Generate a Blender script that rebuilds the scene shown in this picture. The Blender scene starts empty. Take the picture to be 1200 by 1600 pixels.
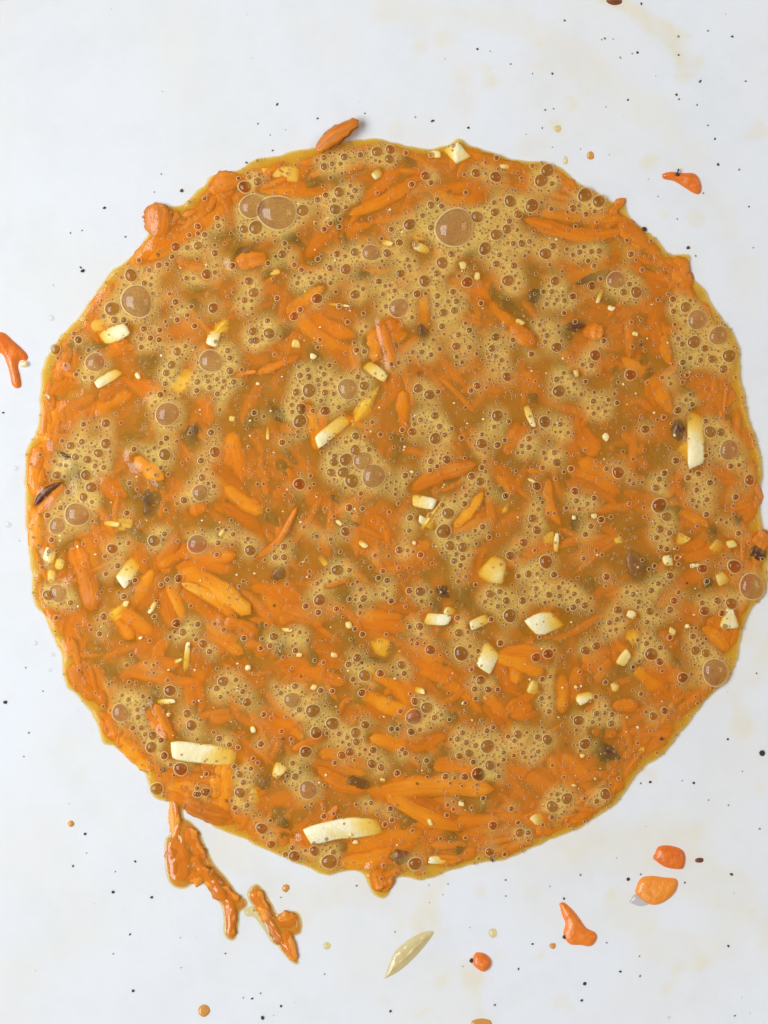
import bpy, math, random
import numpy as np
from mathutils import Vector

rnd = random.Random(7)
rng = np.random.default_rng(7)
sc = bpy.context.scene
COL = sc.collection

# ------------------------------------------------------------------ camera, light, exposure
K = 0.00013            # metres per photograph pixel on the liquid level
H = 0.42               # camera height above the liquid level
cam_d = bpy.data.cameras.new("camera")
cam = bpy.data.objects.new("camera", cam_d); COL.objects.link(cam)
cam.location = (0, 0, H)
cam_d.sensor_fit = 'VERTICAL'; cam_d.sensor_height = 36.0
cam_d.lens = 36.0 * H / (1600 * K)
cam_d.clip_start = 0.01; cam_d.clip_end = 10
sc.camera = cam

world = bpy.data.worlds.new("World"); sc.world = world; world.use_nodes = True
bg = world.node_tree.nodes["Background"]
bg.inputs[0].default_value = (1.0, 0.86, 0.78, 1); bg.inputs[1].default_value = 0.17

def area(name, loc, target, sx, sy, power, color):
    l = bpy.data.lights.new(name, 'AREA'); l.shape = 'RECTANGLE'; l.size = sx; l.size_y = sy
    l.energy = power; l.color = color
    o = bpy.data.objects.new(name, l); COL.objects.link(o); o.location = loc
    o.rotation_euler = (Vector(target) - Vector(loc)).to_track_quat('-Z', 'Y').to_euler()
    return o
area("window_light", (-0.30, 0.02, 0.33), (-0.10, 0, 0), 0.36, 0.26, 2.65, (0.80, 0.90, 1.0))
area("warm_fill_light", (0.42, 0.12, 0.50), (0.06, 0, 0), 0.25, 0.25, 0.75, (1.0, 0.78, 0.60))  # added warm fill for the right side, not a known lamp

sc.view_settings.view_transform = 'Standard'
sc.view_settings.look = 'None'
sc.view_settings.exposure = 0.0
sc.view_settings.gamma = 1.0
cy = sc.cycles
cy.volume_bounces = 10; cy.transparent_max_bounces = 24; cy.max_bounces = 14
cy.diffuse_bounces = 3; cy.glossy_bounces = 3; cy.transmission_bounces = 4
cy.caustics_reflective = False; cy.caustics_refractive = False
cy.sample_clamp_indirect = 4.0
cy.use_denoising = True

# ------------------------------------------------------------------ places
BC = np.array([(618 - 600) * K, (800 - 790) * K])   # bowl axis
R0, DEP = 0.0741, 0.0062
SL = 2 * DEP / R0
def zbowl(x, y):
    r = np.hypot(np.asarray(x) - BC[0], np.asarray(y) - BC[1])
    q = np.maximum(r - R0, 0)
    return np.where(r < R0, -DEP * (1 - (r / R0) ** 2), SL * q + 1.0 * q * q + 24 * q ** 3)
def at(px, py, z=0.0):
    f = (H - z) / H
    return ((px - 600) * K * f, (800 - py) * K * f)
def on_bowl(px, py, lift=0.0):
    z = 0.0
    for _ in range(8):
        x, y = at(px, py, z); z = float(zbowl(x, y)) + lift
    return x, y, z
def bowl_tilt(x, y):
    e = 1e-4
    return (float(zbowl(x + e, y) - zbowl(x - e, y)) / (2 * e), float(zbowl(x, y + e) - zbowl(x, y - e)) / (2 * e))

# ------------------------------------------------------------------ materials
def mat(name):
    m = bpy.data.materials.new(name); m.use_nodes = True
    nt = m.node_tree; nt.nodes.clear()
    out = nt.nodes.new('ShaderNodeOutputMaterial')
    return m, nt, out
def N(nt, t, **kw):
    n = nt.nodes.new(t)
    for k, v in kw.items():
        if k.startswith('_'): setattr(n, k[1:], v)
        else: n.inputs[k.replace('__', ' ')].default_value = v
    return n
def ramp(nt, stops, interp='LINEAR'):
    n = nt.nodes.new('ShaderNodeValToRGB'); cr = n.color_ramp; cr.interpolation = interp
    while len(cr.elements) < len(stops): cr.elements.new(0.5)
    for e, (p, c) in zip(cr.elements, stops):
        e.position = p; e.color = (*c, 1) if len(c) == 3 else c
    return n
def principled(nt, **kw):
    n = nt.nodes.new('ShaderNodeBsdfPrincipled')
    for k, v in kw.items(): n.inputs[k.replace('__', ' ')].default_value = v
    return n

def skin_fresnel(nt, ior, normal=None, gain=1.0):
    fr = N(nt, 'ShaderNodeFresnel', IOR=ior); ge = N(nt, 'ShaderNodeNewGeometry')
    sb = N(nt, 'ShaderNodeMath', _operation='SUBTRACT'); sb.inputs[0].default_value = gain
    nt.links.new(ge.outputs['Backfacing'], sb.inputs[1])
    cl = N(nt, 'ShaderNodeMath', _operation='MULTIPLY'); cl.use_clamp = True
    nt.links.new(fr.outputs[0], cl.inputs[0]); nt.links.new(sb.outputs[0], cl.inputs[1])
    if normal is not None: nt.links.new(normal, fr.inputs['Normal'])
    return cl
def m_food(name, stops, rough, scale, bump, sss=0.0, spec=0.5, coat=0.0, stretch=(1, 1, 1), fibre=False):
    m, nt, out = mat(name); L = nt.links.new
    tc = N(nt, 'ShaderNodeTexCoord'); oi = N(nt, 'ShaderNodeObjectInfo')
    mp = N(nt, 'ShaderNodeMapping'); mp.inputs['Scale'].default_value = stretch
    if fibre: ga = N(nt, 'ShaderNodeAttribute', _attribute_name='grain'); L(ga.outputs['Vector'], mp.inputs['Vector'])
    else: L(tc.outputs['Object'], mp.inputs['Vector'])
    addv = N(nt, 'ShaderNodeVectorMath', _operation='ADD')
    sc_ = N(nt, 'ShaderNodeVectorMath', _operation='SCALE'); sc_.inputs['Scale'].default_value = 0.37
    L(oi.outputs['Location'], sc_.inputs[0])
    L(mp.outputs[0], addv.inputs[0]); L(sc_.outputs[0], addv.inputs[1])
    no = N(nt, 'ShaderNodeTexNoise', Scale=scale, Detail=4.0, Roughness=0.6)
    L(addv.outputs[0], no.inputs['Vector'])
    ma = N(nt, 'ShaderNodeMath', _operation='MULTIPLY_ADD'); ma.inputs[1].default_value = 0.55
    off = N(nt, 'ShaderNodeMath', _operation='MULTIPLY_ADD'); off.inputs[1].default_value = 0.5; off.inputs[2].default_value = -0.03
    L(oi.outputs['Random'], off.inputs[0]); L(no.outputs[0], ma.inputs[0]); L(off.outputs[0], ma.inputs[2])
    cr = ramp(nt, stops); L(ma.outputs[0], cr.inputs[0])
    p = principled(nt, Roughness=rough)
    p.inputs['Specular IOR Level'].default_value = spec
    p.inputs['Coat Weight'].default_value = coat; p.inputs['Coat Roughness'].default_value = 0.12
    if sss:
        p.inputs['Subsurface Weight'].default_value = sss
        p.inputs['Subsurface Radius'].default_value = (1, 0.4, 0.15); p.inputs['Subsurface Scale'].default_value = 0.0012
    L(cr.outputs[0], p.inputs['Base Color'])
    b = N(nt, 'ShaderNodeBump', Strength=bump, Distance=0.0003); L(no.outputs[0], b.inputs['Height']); L(b.outputs[0], p.inputs['Normal'])
    L(p.outputs[0], out.inputs['Surface'])
    return m

M_carrot = m_food("carrot", [(0.15, (0.44, 0.085, 0.002)), (0.45, (0.78, 0.235, 0.004)), (0.85, (0.94, 0.48, 0.025))], 0.45, 1500, 0.8, coat=0.15, fibre=True)
M_cream = m_food("cream", [(0.1, (0.86, 0.68, 0.30)), (0.5, (0.92, 0.78, 0.44)), (0.9, (0.93, 0.84, 0.56))], 0.5, 700, 0.9, coat=0.1)
M_brown = m_food("brown", [(0.1, (0.07, 0.012, 0.004)), (0.5, (0.15, 0.032, 0.008)), (0.9, (0.30, 0.09, 0.025))], 0.35, 900, 0.6, coat=0.3)
M_olive = m_food("olive", [(0.1, (0.14, 0.05, 0.010)), (0.5, (0.22, 0.09, 0.015)), (0.9, (0.32, 0.16, 0.03))], 0.4, 700, 0.6, coat=0.2)
M_yellow = m_food("yellow", [(0.1, (0.85, 0.55, 0.06)), (0.5, (0.92, 0.66, 0.12)), (0.9, (0.92, 0.74, 0.25))], 0.4, 700, 0.4)
M_pepper = m_food("pepper", [(0.1, (0.02, 0.012, 0.008)), (0.6, (0.06, 0.035, 0.02)), (0.95, (0.16, 0.09, 0.04))], 0.6, 2500, 0.6)
M_faint = m_food("faint_pepper", [(0.1, (0.10, 0.08, 0.06)), (0.6, (0.24, 0.19, 0.14)), (0.95, (0.42, 0.35, 0.26))], 0.6, 2500, 0.3)
M_wet = m_food("wet_carrot", [(0.15, (0.66, 0.10, 0.004)), (0.5, (0.86, 0.20, 0.010)), (0.85, (0.93, 0.34, 0.03))], 0.3, 900, 0.9, coat=0.4)

# translucent egg: clear glossy skin with a scattering amber body
def volume_nodes(nt, out, sigma, scol, acol, ka):
    L = nt.links.new
    vs = N(nt, 'ShaderNodeVolumeScatter', Density=sigma, Anisotropy=0.3); vs.inputs['Color'].default_value = (*scol, 1)
    va = N(nt, 'ShaderNodeVolumeAbsorption', Density=ka); va.inputs['Color'].default_value = (*acol, 1)
    ad = N(nt, 'ShaderNodeAddShader'); L(vs.outputs[0], ad.inputs[0]); L(va.outputs[0], ad.inputs[1])
    L(ad.outputs[0], out.inputs['Volume'])
M_egg, nt, out = mat("egg"); L = nt.links.new
tr = N(nt, 'ShaderNodeBsdfTransparent'); tr.inputs[0].default_value = (1, 0.98, 0.94, 1)
gl = N(nt, 'ShaderNodeBsdfGlossy', Roughness=0.10)
tc = N(nt, 'ShaderNodeTexCoord')
nb = N(nt, 'ShaderNodeTexNoise', Scale=420, Detail=3.0); L(tc.outputs['Object'], nb.inputs['Vector'])
bp = N(nt, 'ShaderNodeBump', Strength=0.35, Distance=0.0004); L(nb.outputs[0], bp.inputs['Height'])
L(bp.outputs[0], gl.inputs['Normal']); fr = skin_fresnel(nt, 1.38, bp.outputs[0])
mx = N(nt, 'ShaderNodeMixShader'); L(fr.outputs[0], mx.inputs[0]); L(tr.outputs[0], mx.inputs[1]); L(gl.outputs[0], mx.inputs[2])
at_ = N(nt, 'ShaderNodeAttribute', _attribute_name='froth')
vo = N(nt, 'ShaderNodeTexVoronoi', Scale=2600); L(tc.outputs['Object'], vo.inputs['Vector'])
vo2 = N(nt, 'ShaderNodeTexNoise', Scale=260, Detail=5.0, Roughness=0.7); L(tc.outputs['Object'], vo2.inputs['Vector'])
r1 = ramp(nt, [(0.1, (0.62,) * 3), (0.5, (1,) * 3)]); L(vo.outputs['Distance'], r1.inputs[0])
r2 = ramp(nt, [(0.3, (0.55,) * 3), (0.6, (0.95,) * 3)]); L(vo2.outputs[0], r2.inputs[0])
mm = N(nt, 'ShaderNodeMath', _operation='MULTIPLY'); L(r1.outputs[0], mm.inputs[0]); L(r2.outputs[0], mm.inputs[1])
mm0 = N(nt, 'ShaderNodeMath', _operation='MULTIPLY'); mm0.inputs[1].default_value = 0.72; L(at_.outputs['Fac'], mm0.inputs[0])
mm2 = N(nt, 'ShaderNodeMath', _operation='MULTIPLY'); L(mm.outputs[0], mm2.inputs[0]); L(mm0.outputs[0], mm2.inputs[1])
df = principled(nt, Roughness=0.4); df.inputs['Specular IOR Level'].default_value = 0.25; df.inputs['Base Color'].default_value = (0.97, 0.65, 0.15, 1)
L(bp.outputs[0], df.inputs['Normal'])
mx2 = N(nt, 'ShaderNodeMixShader'); L(mm2.outputs[0], mx2.inputs[0]); L(mx.outputs[0], mx2.inputs[1]); L(df.outputs[0], mx2.inputs[2])
L(mx2.outputs[0], out.inputs['Surface'])
volume_nodes(nt, out, 950, (1.0, 0.75, 0.20), (0.9985, 0.82, 0.0), 1500)

# bubble film (dome) and bubble rim
def m_film(name, tint, milk, mcol):
    m, nt, out = mat(name); L = nt.links.new
    tr = N(nt, 'ShaderNodeBsdfTransparent'); tr.inputs[0].default_value = (*tint, 1)
    gl = N(nt, 'ShaderNodeBsdfGlossy', Roughness=0.05)
    fr = skin_fresnel(nt, 1.45)
    mx = N(nt, 'ShaderNodeMixShader'); L(fr.outputs[0], mx.inputs[0]); L(tr.outputs[0], mx.inputs[1]); L(gl.outputs[0], mx.inputs[2])
    lw = N(nt, 'ShaderNodeLayerWeight', Blend=0.25)
    pw = N(nt, 'ShaderNodeMath', _operation='POWER'); pw.inputs[1].default_value = 2.5; L(lw.outputs['Facing'], pw.inputs[0])
    ml = N(nt, 'ShaderNodeMath', _operation='MULTIPLY_ADD'); ml.inputs[1].default_value = 0.5; ml.inputs[2].default_value = milk; L(pw.outputs[0], ml.inputs[0])
    df = N(nt, 'ShaderNodeBsdfDiffuse'); df.inputs[0].default_value = (*mcol, 1)
    mx2 = N(nt, 'ShaderNodeMixShader'); L(ml.outputs[0], mx2.inputs[0]); L(mx.outputs[0], mx2.inputs[1]); L(df.outputs[0], mx2.inputs[2])
    L(mx2.outputs[0], out.inputs['Surface']); return m
M_film = m_film("bubble_film", (0.72, 0.60, 0.48), 0.0, (0.90, 0.60, 0.28))
M_bigfilm = m_film("large_bubble_film", (0.80, 0.70, 0.60), 0.06, (0.86, 0.66, 0.44))
M_rim, nt, out = mat("bubble_rim"); L = nt.links.new
p = principled(nt, Roughness=0.2); p.inputs['Base Color'].default_value = (0.97, 0.72, 0.30, 1)
tr = N(nt, 'ShaderNodeBsdfTransparent'); tr.inputs[0].default_value = (1, 0.93, 0.8, 1)
mx = N(nt, 'ShaderNodeMixShader', Fac=0.55); L(tr.outputs[0], mx.inputs[1]); L(p.outputs[0], mx.inputs[2])
L(mx.outputs[0], out.inputs['Surface'])

# glazed white bowl with thin dried egg film
M_bowl, nt, out = mat("bowl_glaze"); L = nt.links.new
tc = N(nt, 'ShaderNodeTexCoord'); fa = N(nt, 'ShaderNodeAttribute', _attribute_name='film')
n1 = N(nt, 'ShaderNodeTexNoise', Scale=38, Detail=4.0, Roughness=0.55); L(tc.outputs['Object'], n1.inputs['Vector'])
n2 = N(nt, 'ShaderNodeTexNoise', Scale=300, Detail=3.0); L(tc.outputs['Object'], n2.inputs['Vector'])
r1 = ramp(nt, [(0.46, (0,) * 3), (0.62, (1,) * 3)]); L(n1.outputs[0], r1.inputs[0])
a1 = N(nt, 'ShaderNodeMath', _operation='MULTIPLY_ADD'); a1.inputs[1].default_value = 0.20
a2 = N(nt, 'ShaderNodeMath', _operation='MULTIPLY'); L(n2.outputs[0], a2.inputs[0]); L(fa.outputs['Fac'], a2.inputs[1])
a3 = N(nt, 'ShaderNodeMath', _operation='MULTIPLY'); a3.inputs[1].default_value = 1.6; L(a2.outputs[0], a3.inputs[0])
L(r1.outputs[0], a1.inputs[0]); L(a3.outputs[0], a1.inputs[2])
cm = N(nt, 'ShaderNodeMix', _data_type='RGBA'); L(a1.outputs[0], cm.inputs['Factor'])
cm.inputs['A'].default_value = (0.80, 0.80, 0.80, 1); cm.inputs['B'].default_value = (0.80, 0.72, 0.54, 1)
n3 = N(nt, 'ShaderNodeTexNoise', Scale=85, Detail=6.0, Roughness=0.7); L(tc.outputs['Object'], n3.inputs['Vector'])
r3 = ramp(nt, [(0.45, (0,) * 3), (0.72, (0.32,) * 3)]); L(n3.outputs[0], r3.inputs[0])
cm2 = N(nt, 'ShaderNodeMix', _data_type='RGBA'); L(r3.outputs[0], cm2.inputs['Factor']); L(cm.outputs['Result'], cm2.inputs['A']); cm2.inputs['B'].default_value = (0.69, 0.69, 0.66, 1)
p = principled(nt, Roughness=0.28); L(cm2.outputs['Result'], p.inputs['Base Color'])
bb = N(nt, 'ShaderNodeBump', Strength=0.15, Distance=0.0003); L(n2.outputs[0], bb.inputs['Height']); L(bb.outputs[0], p.inputs['Normal'])
L(p.outputs[0], out.inputs['Surface'])

# clear drop / thin egg film
def m_clear(name, tint, dcol, fac):
    m, nt, out = mat(name); L = nt.links.new
    tr = N(nt, 'ShaderNodeBsdfTransparent'); tr.inputs[0].default_value = (*tint, 1)
    p = principled(nt, Roughness=0.1); p.inputs['Base Color'].default_value = (*dcol, 1)
    gl = N(nt, 'ShaderNodeBsdfGlossy', Roughness=0.05); fr = skin_fresnel(nt, 1.4)
    mx = N(nt, 'ShaderNodeMixShader', Fac=fac); L(tr.outputs[0], mx.inputs[1]); L(p.outputs[0], mx.inputs[2])
    m2 = N(nt, 'ShaderNodeMixShader'); L(fr.outputs[0], m2.inputs[0]); L(mx.outputs[0], m2.inputs[1]); L(gl.outputs[0], m2.inputs[2])
    L(m2.outputs[0], out.inputs['Surface']); return m
M_drop = m_clear("clear_drop", (0.95, 0.95, 0.93), (0.8, 0.8, 0.78), 0.1)
M_smear = m_clear("egg_smear", (0.97, 0.88, 0.62), (0.85, 0.7, 0.35), 0.15)
M_amber = m_clear("amber_egg", (0.98, 0.72, 0.35), (0.90, 0.34, 0.03), 0.38)
M_tail = m_clear("clear_tail", (0.86, 0.84, 0.86), (0.7, 0.68, 0.7), 0.25)
M_onion = m_clear("onion", (0.97, 0.88, 0.62), (0.88, 0.74, 0.40), 0.5)
M_blot = m_clear("orange_blot", (0.98, 0.75, 0.45), (0.82, 0.36, 0.07), 0.6)

# ------------------------------------------------------------------ mesh helpers
def mesh_from(name, V, F, mats, smooth=True, midx=None, grain=None):
    V = np.asarray(V, dtype=np.float32)
    me = bpy.data.meshes.new(name)
    if isinstance(F, np.ndarray) and F.ndim == 2:
        n, k = F.shape
        me.vertices.add(len(V)); me.vertices.foreach_set('co', V.ravel())
        me.loops.add(n * k); me.loops.foreach_set('vertex_index', F.astype(np.int32).ravel())
        me.polygons.add(n); me.polygons.foreach_set('loop_start', np.arange(0, n * k, k, dtype=np.int32))
        me.update(calc_edges=True)
    else:
        me.from_pydata(V.tolist(), [], F)
    for m in (mats if isinstance(mats, (list, tuple)) else [mats]): me.materials.append(m)
    if smooth: me.polygons.foreach_set('use_smooth', [True] * len(me.polygons))
    if grain is not None:
        A = me.attributes.new('grain', 'FLOAT_VECTOR', 'POINT'); A.data.foreach_set('vector', np.asarray(grain, np.float32).ravel())
    if midx is not None: me.polygons.foreach_set('material_index', np.asarray(midx, dtype=np.int32))
    me.update()
    return me
def link(name, me, loc=(0, 0, 0), parent=None):
    o = bpy.data.objects.new(name, me); COL.objects.link(o); o.location = loc
    if parent: o.parent = parent
    return o
def tag(o, label=None, cat=None, group=None, kind=None):
    if label: o['label'] = label
    if cat: o['category'] = cat
    if group: o['group'] = group
    if kind: o['kind'] = kind
    return o

def catmull(P, n):
    P = np.asarray(P, float)
    if len(P) == 2:
        t = np.linspace(0, 1, n)[:, None]; return P[0] * (1 - t) + P[1] * t
    Q = np.vstack([2 * P[0] - P[1], P, 2 * P[-1] - P[-2]])
    out = []
    for t in np.linspace(0, len(P) - 1 - 1e-6, n):
        i = int(t); u = t - i
        a, b, c, d = Q[i], Q[i + 1], Q[i + 2], Q[i + 3]
        out.append(0.5 * ((2 * b) + (c - a) * u + (2 * a - 5 * b + 4 * c - d) * u * u + (3 * b - a - 3 * c + d) * u ** 3))
    return np.array(out)

def strip_geo(pts, w, th, slant=None, boxy=0.0, end=3.0, rings=13, segs=10, wob=0.12, widths=None, taper=(1, 1)):
    """lumpy strip along pts (x, y, z metres); w width, th thickness"""
    C = catmull(pts, rings)
    T = np.gradient(C, axis=0); T /= np.linalg.norm(T, axis=1)[:, None] + 1e-12
    S = np.stack([-T[:, 1], T[:, 0], 0 * T[:, 0]], 1); S /= np.linalg.norm(S, axis=1)[:, None] + 1e-12
    U = np.cross(T, S)
    t = np.linspace(-1, 1, rings)
    ends = (np.clip(1 - np.abs(t) ** end, 0, 1)) ** (1 / end)
    ends = np.maximum(ends, 0.12 if boxy < .4 else 0.86)
    tp = np.interp(t, [-1, 1], taper)
    if widths is not None: tp = np.interp(t, np.linspace(-1, 1, len(widths)), widths)
    a = np.arange(segs) * 2 * math.pi / segs + (math.pi / segs if boxy else 0)
    e = 1 - 0.62 * boxy
    ca, sa = np.cos(a), np.sin(a)
    cx = np.sign(ca) * np.abs(ca) ** e; sz = np.sign(sa) * np.abs(sa) ** e
    wn = 1 + wob * np.convolve(rng.normal(size=rings + 4), [.3, .4, .3], 'same')[2:-2]
    ln = 1 + wob * 0.8 * rng.normal(size=(segs,))
    V = []
    for i in range(rings):
        rr = ends[i] * tp[i] * wn[i]
        j = 1 + wob * 0.35 * rng.normal(size=segs)
        V.append(C[i] + np.outer(cx * w / 2 * rr * ln * j, S[i]) + np.outer(sz * th / 2 * max(rr, .3) * j, U[i]))
    if slant is not None:
        for i in range(rings):
            q = np.interp(t[i], [-1, 1], slant) * abs(t[i])
            V[i] = V[i] + np.outer(cx * w / 2 * q, T[i])
    V = np.vstack(V)
    F = []
    for i in range(rings - 1):
        for k in range(segs):
            k2 = (k + 1) % segs
            F.append((i * segs + k, i * segs + k2, (i + 1) * segs + k2, (i + 1) * segs + k))
    # end caps as fans
    global GRAIN
    sl_ = np.concatenate([[0], np.cumsum(np.linalg.norm(np.diff(C, axis=0), axis=1))]); g0 = rnd.uniform(0, 1)
    GRAIN = np.vstack([np.stack([np.full(segs, sl_[i] * .14), cx * w / 2 + g0, sz * th / 2], 1) for i in range(rings)] + [[[0, g0, 0], [sl_[-1] * .14, g0, 0]]])
    V = np.vstack([V, C[0] - T[0] * w * (.04 if boxy else .12), C[-1] + T[-1] * w * (.04 if boxy else .12)]); c0, c1 = len(V) - 2, len(V) - 1
    for k in range(segs):
        k2 = (k + 1) % segs
        F.append((c0, k2, k)); F.append((c1, (rings - 1) * segs + k, (rings - 1) * segs + k2))
    return V, F

# ------------------------------------------------------------------ bowl
def build_bowl():
    nr, na = 260, 420
    RB = 0.175
    r = np.concatenate([[0.0], RB * (np.linspace(0.02, 1, nr))])
    th = np.arange(na) * 2 * math.pi / na
    X = BC[0] + np.outer(r[1:], np.cos(th)); Y = BC[1] + np.outer(r[1:], np.sin(th)); Z = zbowl(X, Y)
    zr = float(Z[-1, 0])
    prof = [(RB + .002, zr + .0012), (RB + .0042, zr + .0004), (RB + .0045, zr - .0015), (RB - .004, zr - .012), (RB - .03, zr - .034),
            (0.09, -0.016), (0.06, -0.019), (0.058, -0.0225), (0.054, -0.0225), (0.052, -0.018), (0.001, -0.0175)]
    VX = [X.ravel()]; VY = [Y.ravel()]; VZ = [Z.ravel()]
    for (rr, zz) in prof:
        VX.append(BC[0] + rr * np.cos(th)); VY.append(BC[1] + rr * np.sin(th)); VZ.append(np.full(na, zz))
    V = np.stack([np.concatenate(VX), np.concatenate(VY), np.concatenate(VZ)], 1)
    rows = nr + len(prof)
    i = np.arange(rows - 1)[:, None] * na; k = np.arange(na)[None, :]; k2 = (k + 1) % na
    F = np.stack([i + k, i + na + k, i + na + k2, i + k2], -1).reshape(-1, 4)
    F = F[:, ::-1]
    V = np.vstack([V, [[BC[0], BC[1], -DEP]]]); c = len(V) - 1
    tri = [(c, int(a), int((a + 1) % na)) for a in range(na)]
    me = mesh_from("mixing_bowl", V, [tuple(f) for f in F.tolist()] + tri, M_bowl)
    # dried egg film: positions on the bowl
    film = np.zeros(len(V))
    f = H / (H - V[:, 2]); PX = V[:, 0] * f / K + 600; PY = 800 - V[:, 1] * f / K
    wob = 14 * np.sin(PX * .035 + np.cos(PY * .027) * 2) + 9 * np.sin(PY * .06 + PX * .02)
    def streak(pts, w, a):
        P = catmull(pts, 40); d = np.full(len(V), 1e9)
        for j in range(len(P) - 1):
            A, B = P[j], P[j + 1]; AB = B - A; L2 = AB @ AB + 1e-9
            t = np.clip(((PX - A[0]) * AB[0] + (PY - A[1]) * AB[1]) / L2, 0, 1)
            d = np.minimum(d, np.hypot(PX - A[0] - t * AB[0], PY - A[1] - t * AB[1]))
        np.maximum(film, a * np.clip(1.3 - (d + wob * .5) / w, 0, 1), out=film)
    streak([(790, 30), (870, 75), (960, 130), (1060, 210), (1100, 300)], 30, .30)
    streak([(945, -5), (1000, 20), (1045, 50), (1062, 85), (1066, 110)], 11, 1.0)
    streak([(600, 20), (700, 18), (800, 40), (900, 85)], 26, .35)
    streak([(720, 110), (730, 190)], 18, .35)
    streak([(690, 1370), (670, 1410), (668, 1450)], 20, .7)
    streak([(620, 1430), (625, 1480)], 8, .5)
    streak([(740, 1520), (745, 1560), (752, 1600)], 14, .7)
    streak([(300, 1270), (400, 1370), (470, 1420), (560, 1380), (640, 1400)], 45, .40)
    streak([(900, 1330), (980, 1310), (1080, 1350), (1150, 1420)], 45, .45)
    streak([(980, 1420), (1020, 1480), (1130, 1470)], 38, .35)
    streak([(1150, 1090), (1155, 1130)], 16, .7)
    streak([(1165, 1000), (1190, 1010), (1180, 1060)], 26, .45)
    streak([(870, 195), (875, 208)], 7, 1.0)
    streak([(1120, 300), (1150, 380), (1170, 460)], 28, .28)
    streak([(1140, 1525), (1190, 1495), (1198, 1440)], 7, .5)
    streak([(120, 1190), (190, 1290), (220, 1350)], 40, .14)
    for _ in range(110):
        x, y = rnd.uniform(560, 1200), rnd.choice([rnd.uniform(20, 400), rnd.uniform(1200, 1600)])
        streak([(x, y), (x + rnd.uniform(-8, 8), y + rnd.uniform(2, 8))], rnd.uniform(3, 9), rnd.uniform(.3, .8))
    A = me.attributes.new('film', 'FLOAT', 'POINT'); A.data.foreach_set('value', film.astype(np.float32))
    o = link("mixing_bowl", me)
    tag(o, "white glazed bowl holding the frothy egg and carrot mixture", "bowl")
build_bowl()

# ------------------------------------------------------------------ traced data (photograph pixels; tiles are 3x enlargements)
OUT = [(400,250),(363,268),(330,274),(317,290),(287,318),(262,320),(240,322),(233,350),(228,373),(200,403),(167,433),(140,470),(113,507),(97,523),(80,543),(67,573),(63,610),(60,650),(52,685),
(40,707),(38,750),(40,800),(42,850),(49,890),(50,927),(55,947),(70,967),(83,993),(95,1027),(98,1057),(107,1077),(122,1087),(140,1113),(153,1140),(163,1162),(180,1167),(200,1187),(225,1210),(240,1243),(262,1254),
(287,1267),(327,1287),(367,1307),(417,1328),(453,1345),(483,1358),(507,1367),(527,1363),(560,1363),(573,1378),(583,1397),(597,1404),(609,1393),(618,1373),(657,1375),(690,1365),(733,1353),(783,1343),(817,1333),(857,1313),(917,1288),
(967,1250),(987,1223),(1003,1203),(1033,1180),(1067,1143),(1090,1110),(1117,1080),(1140,1063),(1150,1030),(1160,990),(1170,960),(1192,930),(1199,900),(1203,868),(1205,845),(1192,823),(1188,800),(1190,750),(1187,700),(1170,650),(1160,600),(1157,560),(1147,523),(1130,500),
(1100,453),(1080,433),(1077,398),(1047,397),(1030,380),(1007,357),(980,333),(974,310),(962,316),(947,310),(920,293),(900,283),(880,267),(853,252),(810,250),(767,238),(733,224),(717,216),(700,227),(667,232),(643,228),(617,222),(590,218),(560,217),(525,222),(497,230),(450,237),(420,245)]

T = {}  # tile -> dict(c=carrots, b=brown, o=olive, w=cream, y=yellow, u=bubbles)
T[0,150] = dict(
 c="1000 400 1090 450 105 0;730 520 745 640 105 -.15;680 720 1100 480 90 .1;640 800 860 620 80 .25;1040 560 1190 640 90 .3;860 790 940 820 70 .05;1130 770 1200 760 60 0;430 1000 560 960 70 .5;800 1120 880 1080 90 .2;590 1150 520 1200 60 .1",
 b="1090 760 1200 690 22 .05;880 970 960 990 36 .3;400 1130 330 1190 45 .2;740 740 790 770 40 .2", o="",
 w="480 1140 600 1090 66 -.05;420 1080 500 1070 50 .3", y="1030 1060 1060 1080 40 .3",
 u="1150 430 30;645 965 72;617 843 30;530 1000 35;826 710 22;880 714 14;930 615 16;930 647 12;970 838 24;1168 870 20;1002 996 24;1010 740 16;877 857 13;908 858 10;1190 925 25;915 1080 14;1010 830 12;1170 385 12;1120 390 10;890 655 12;540 1052 18;583 1052 15;680 880 14;703 820 12;712 856 9;785 792 12;833 1052 14;880 1030 12;708 1137 15;750 1145 15;752 1100 14;1148 960 16;1092 800 16;1025 612 13;1142 1000 10;855 990 9;1020 575 14;930 705 20;663 1140 12;665 1180 14;798 930 10")
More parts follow.
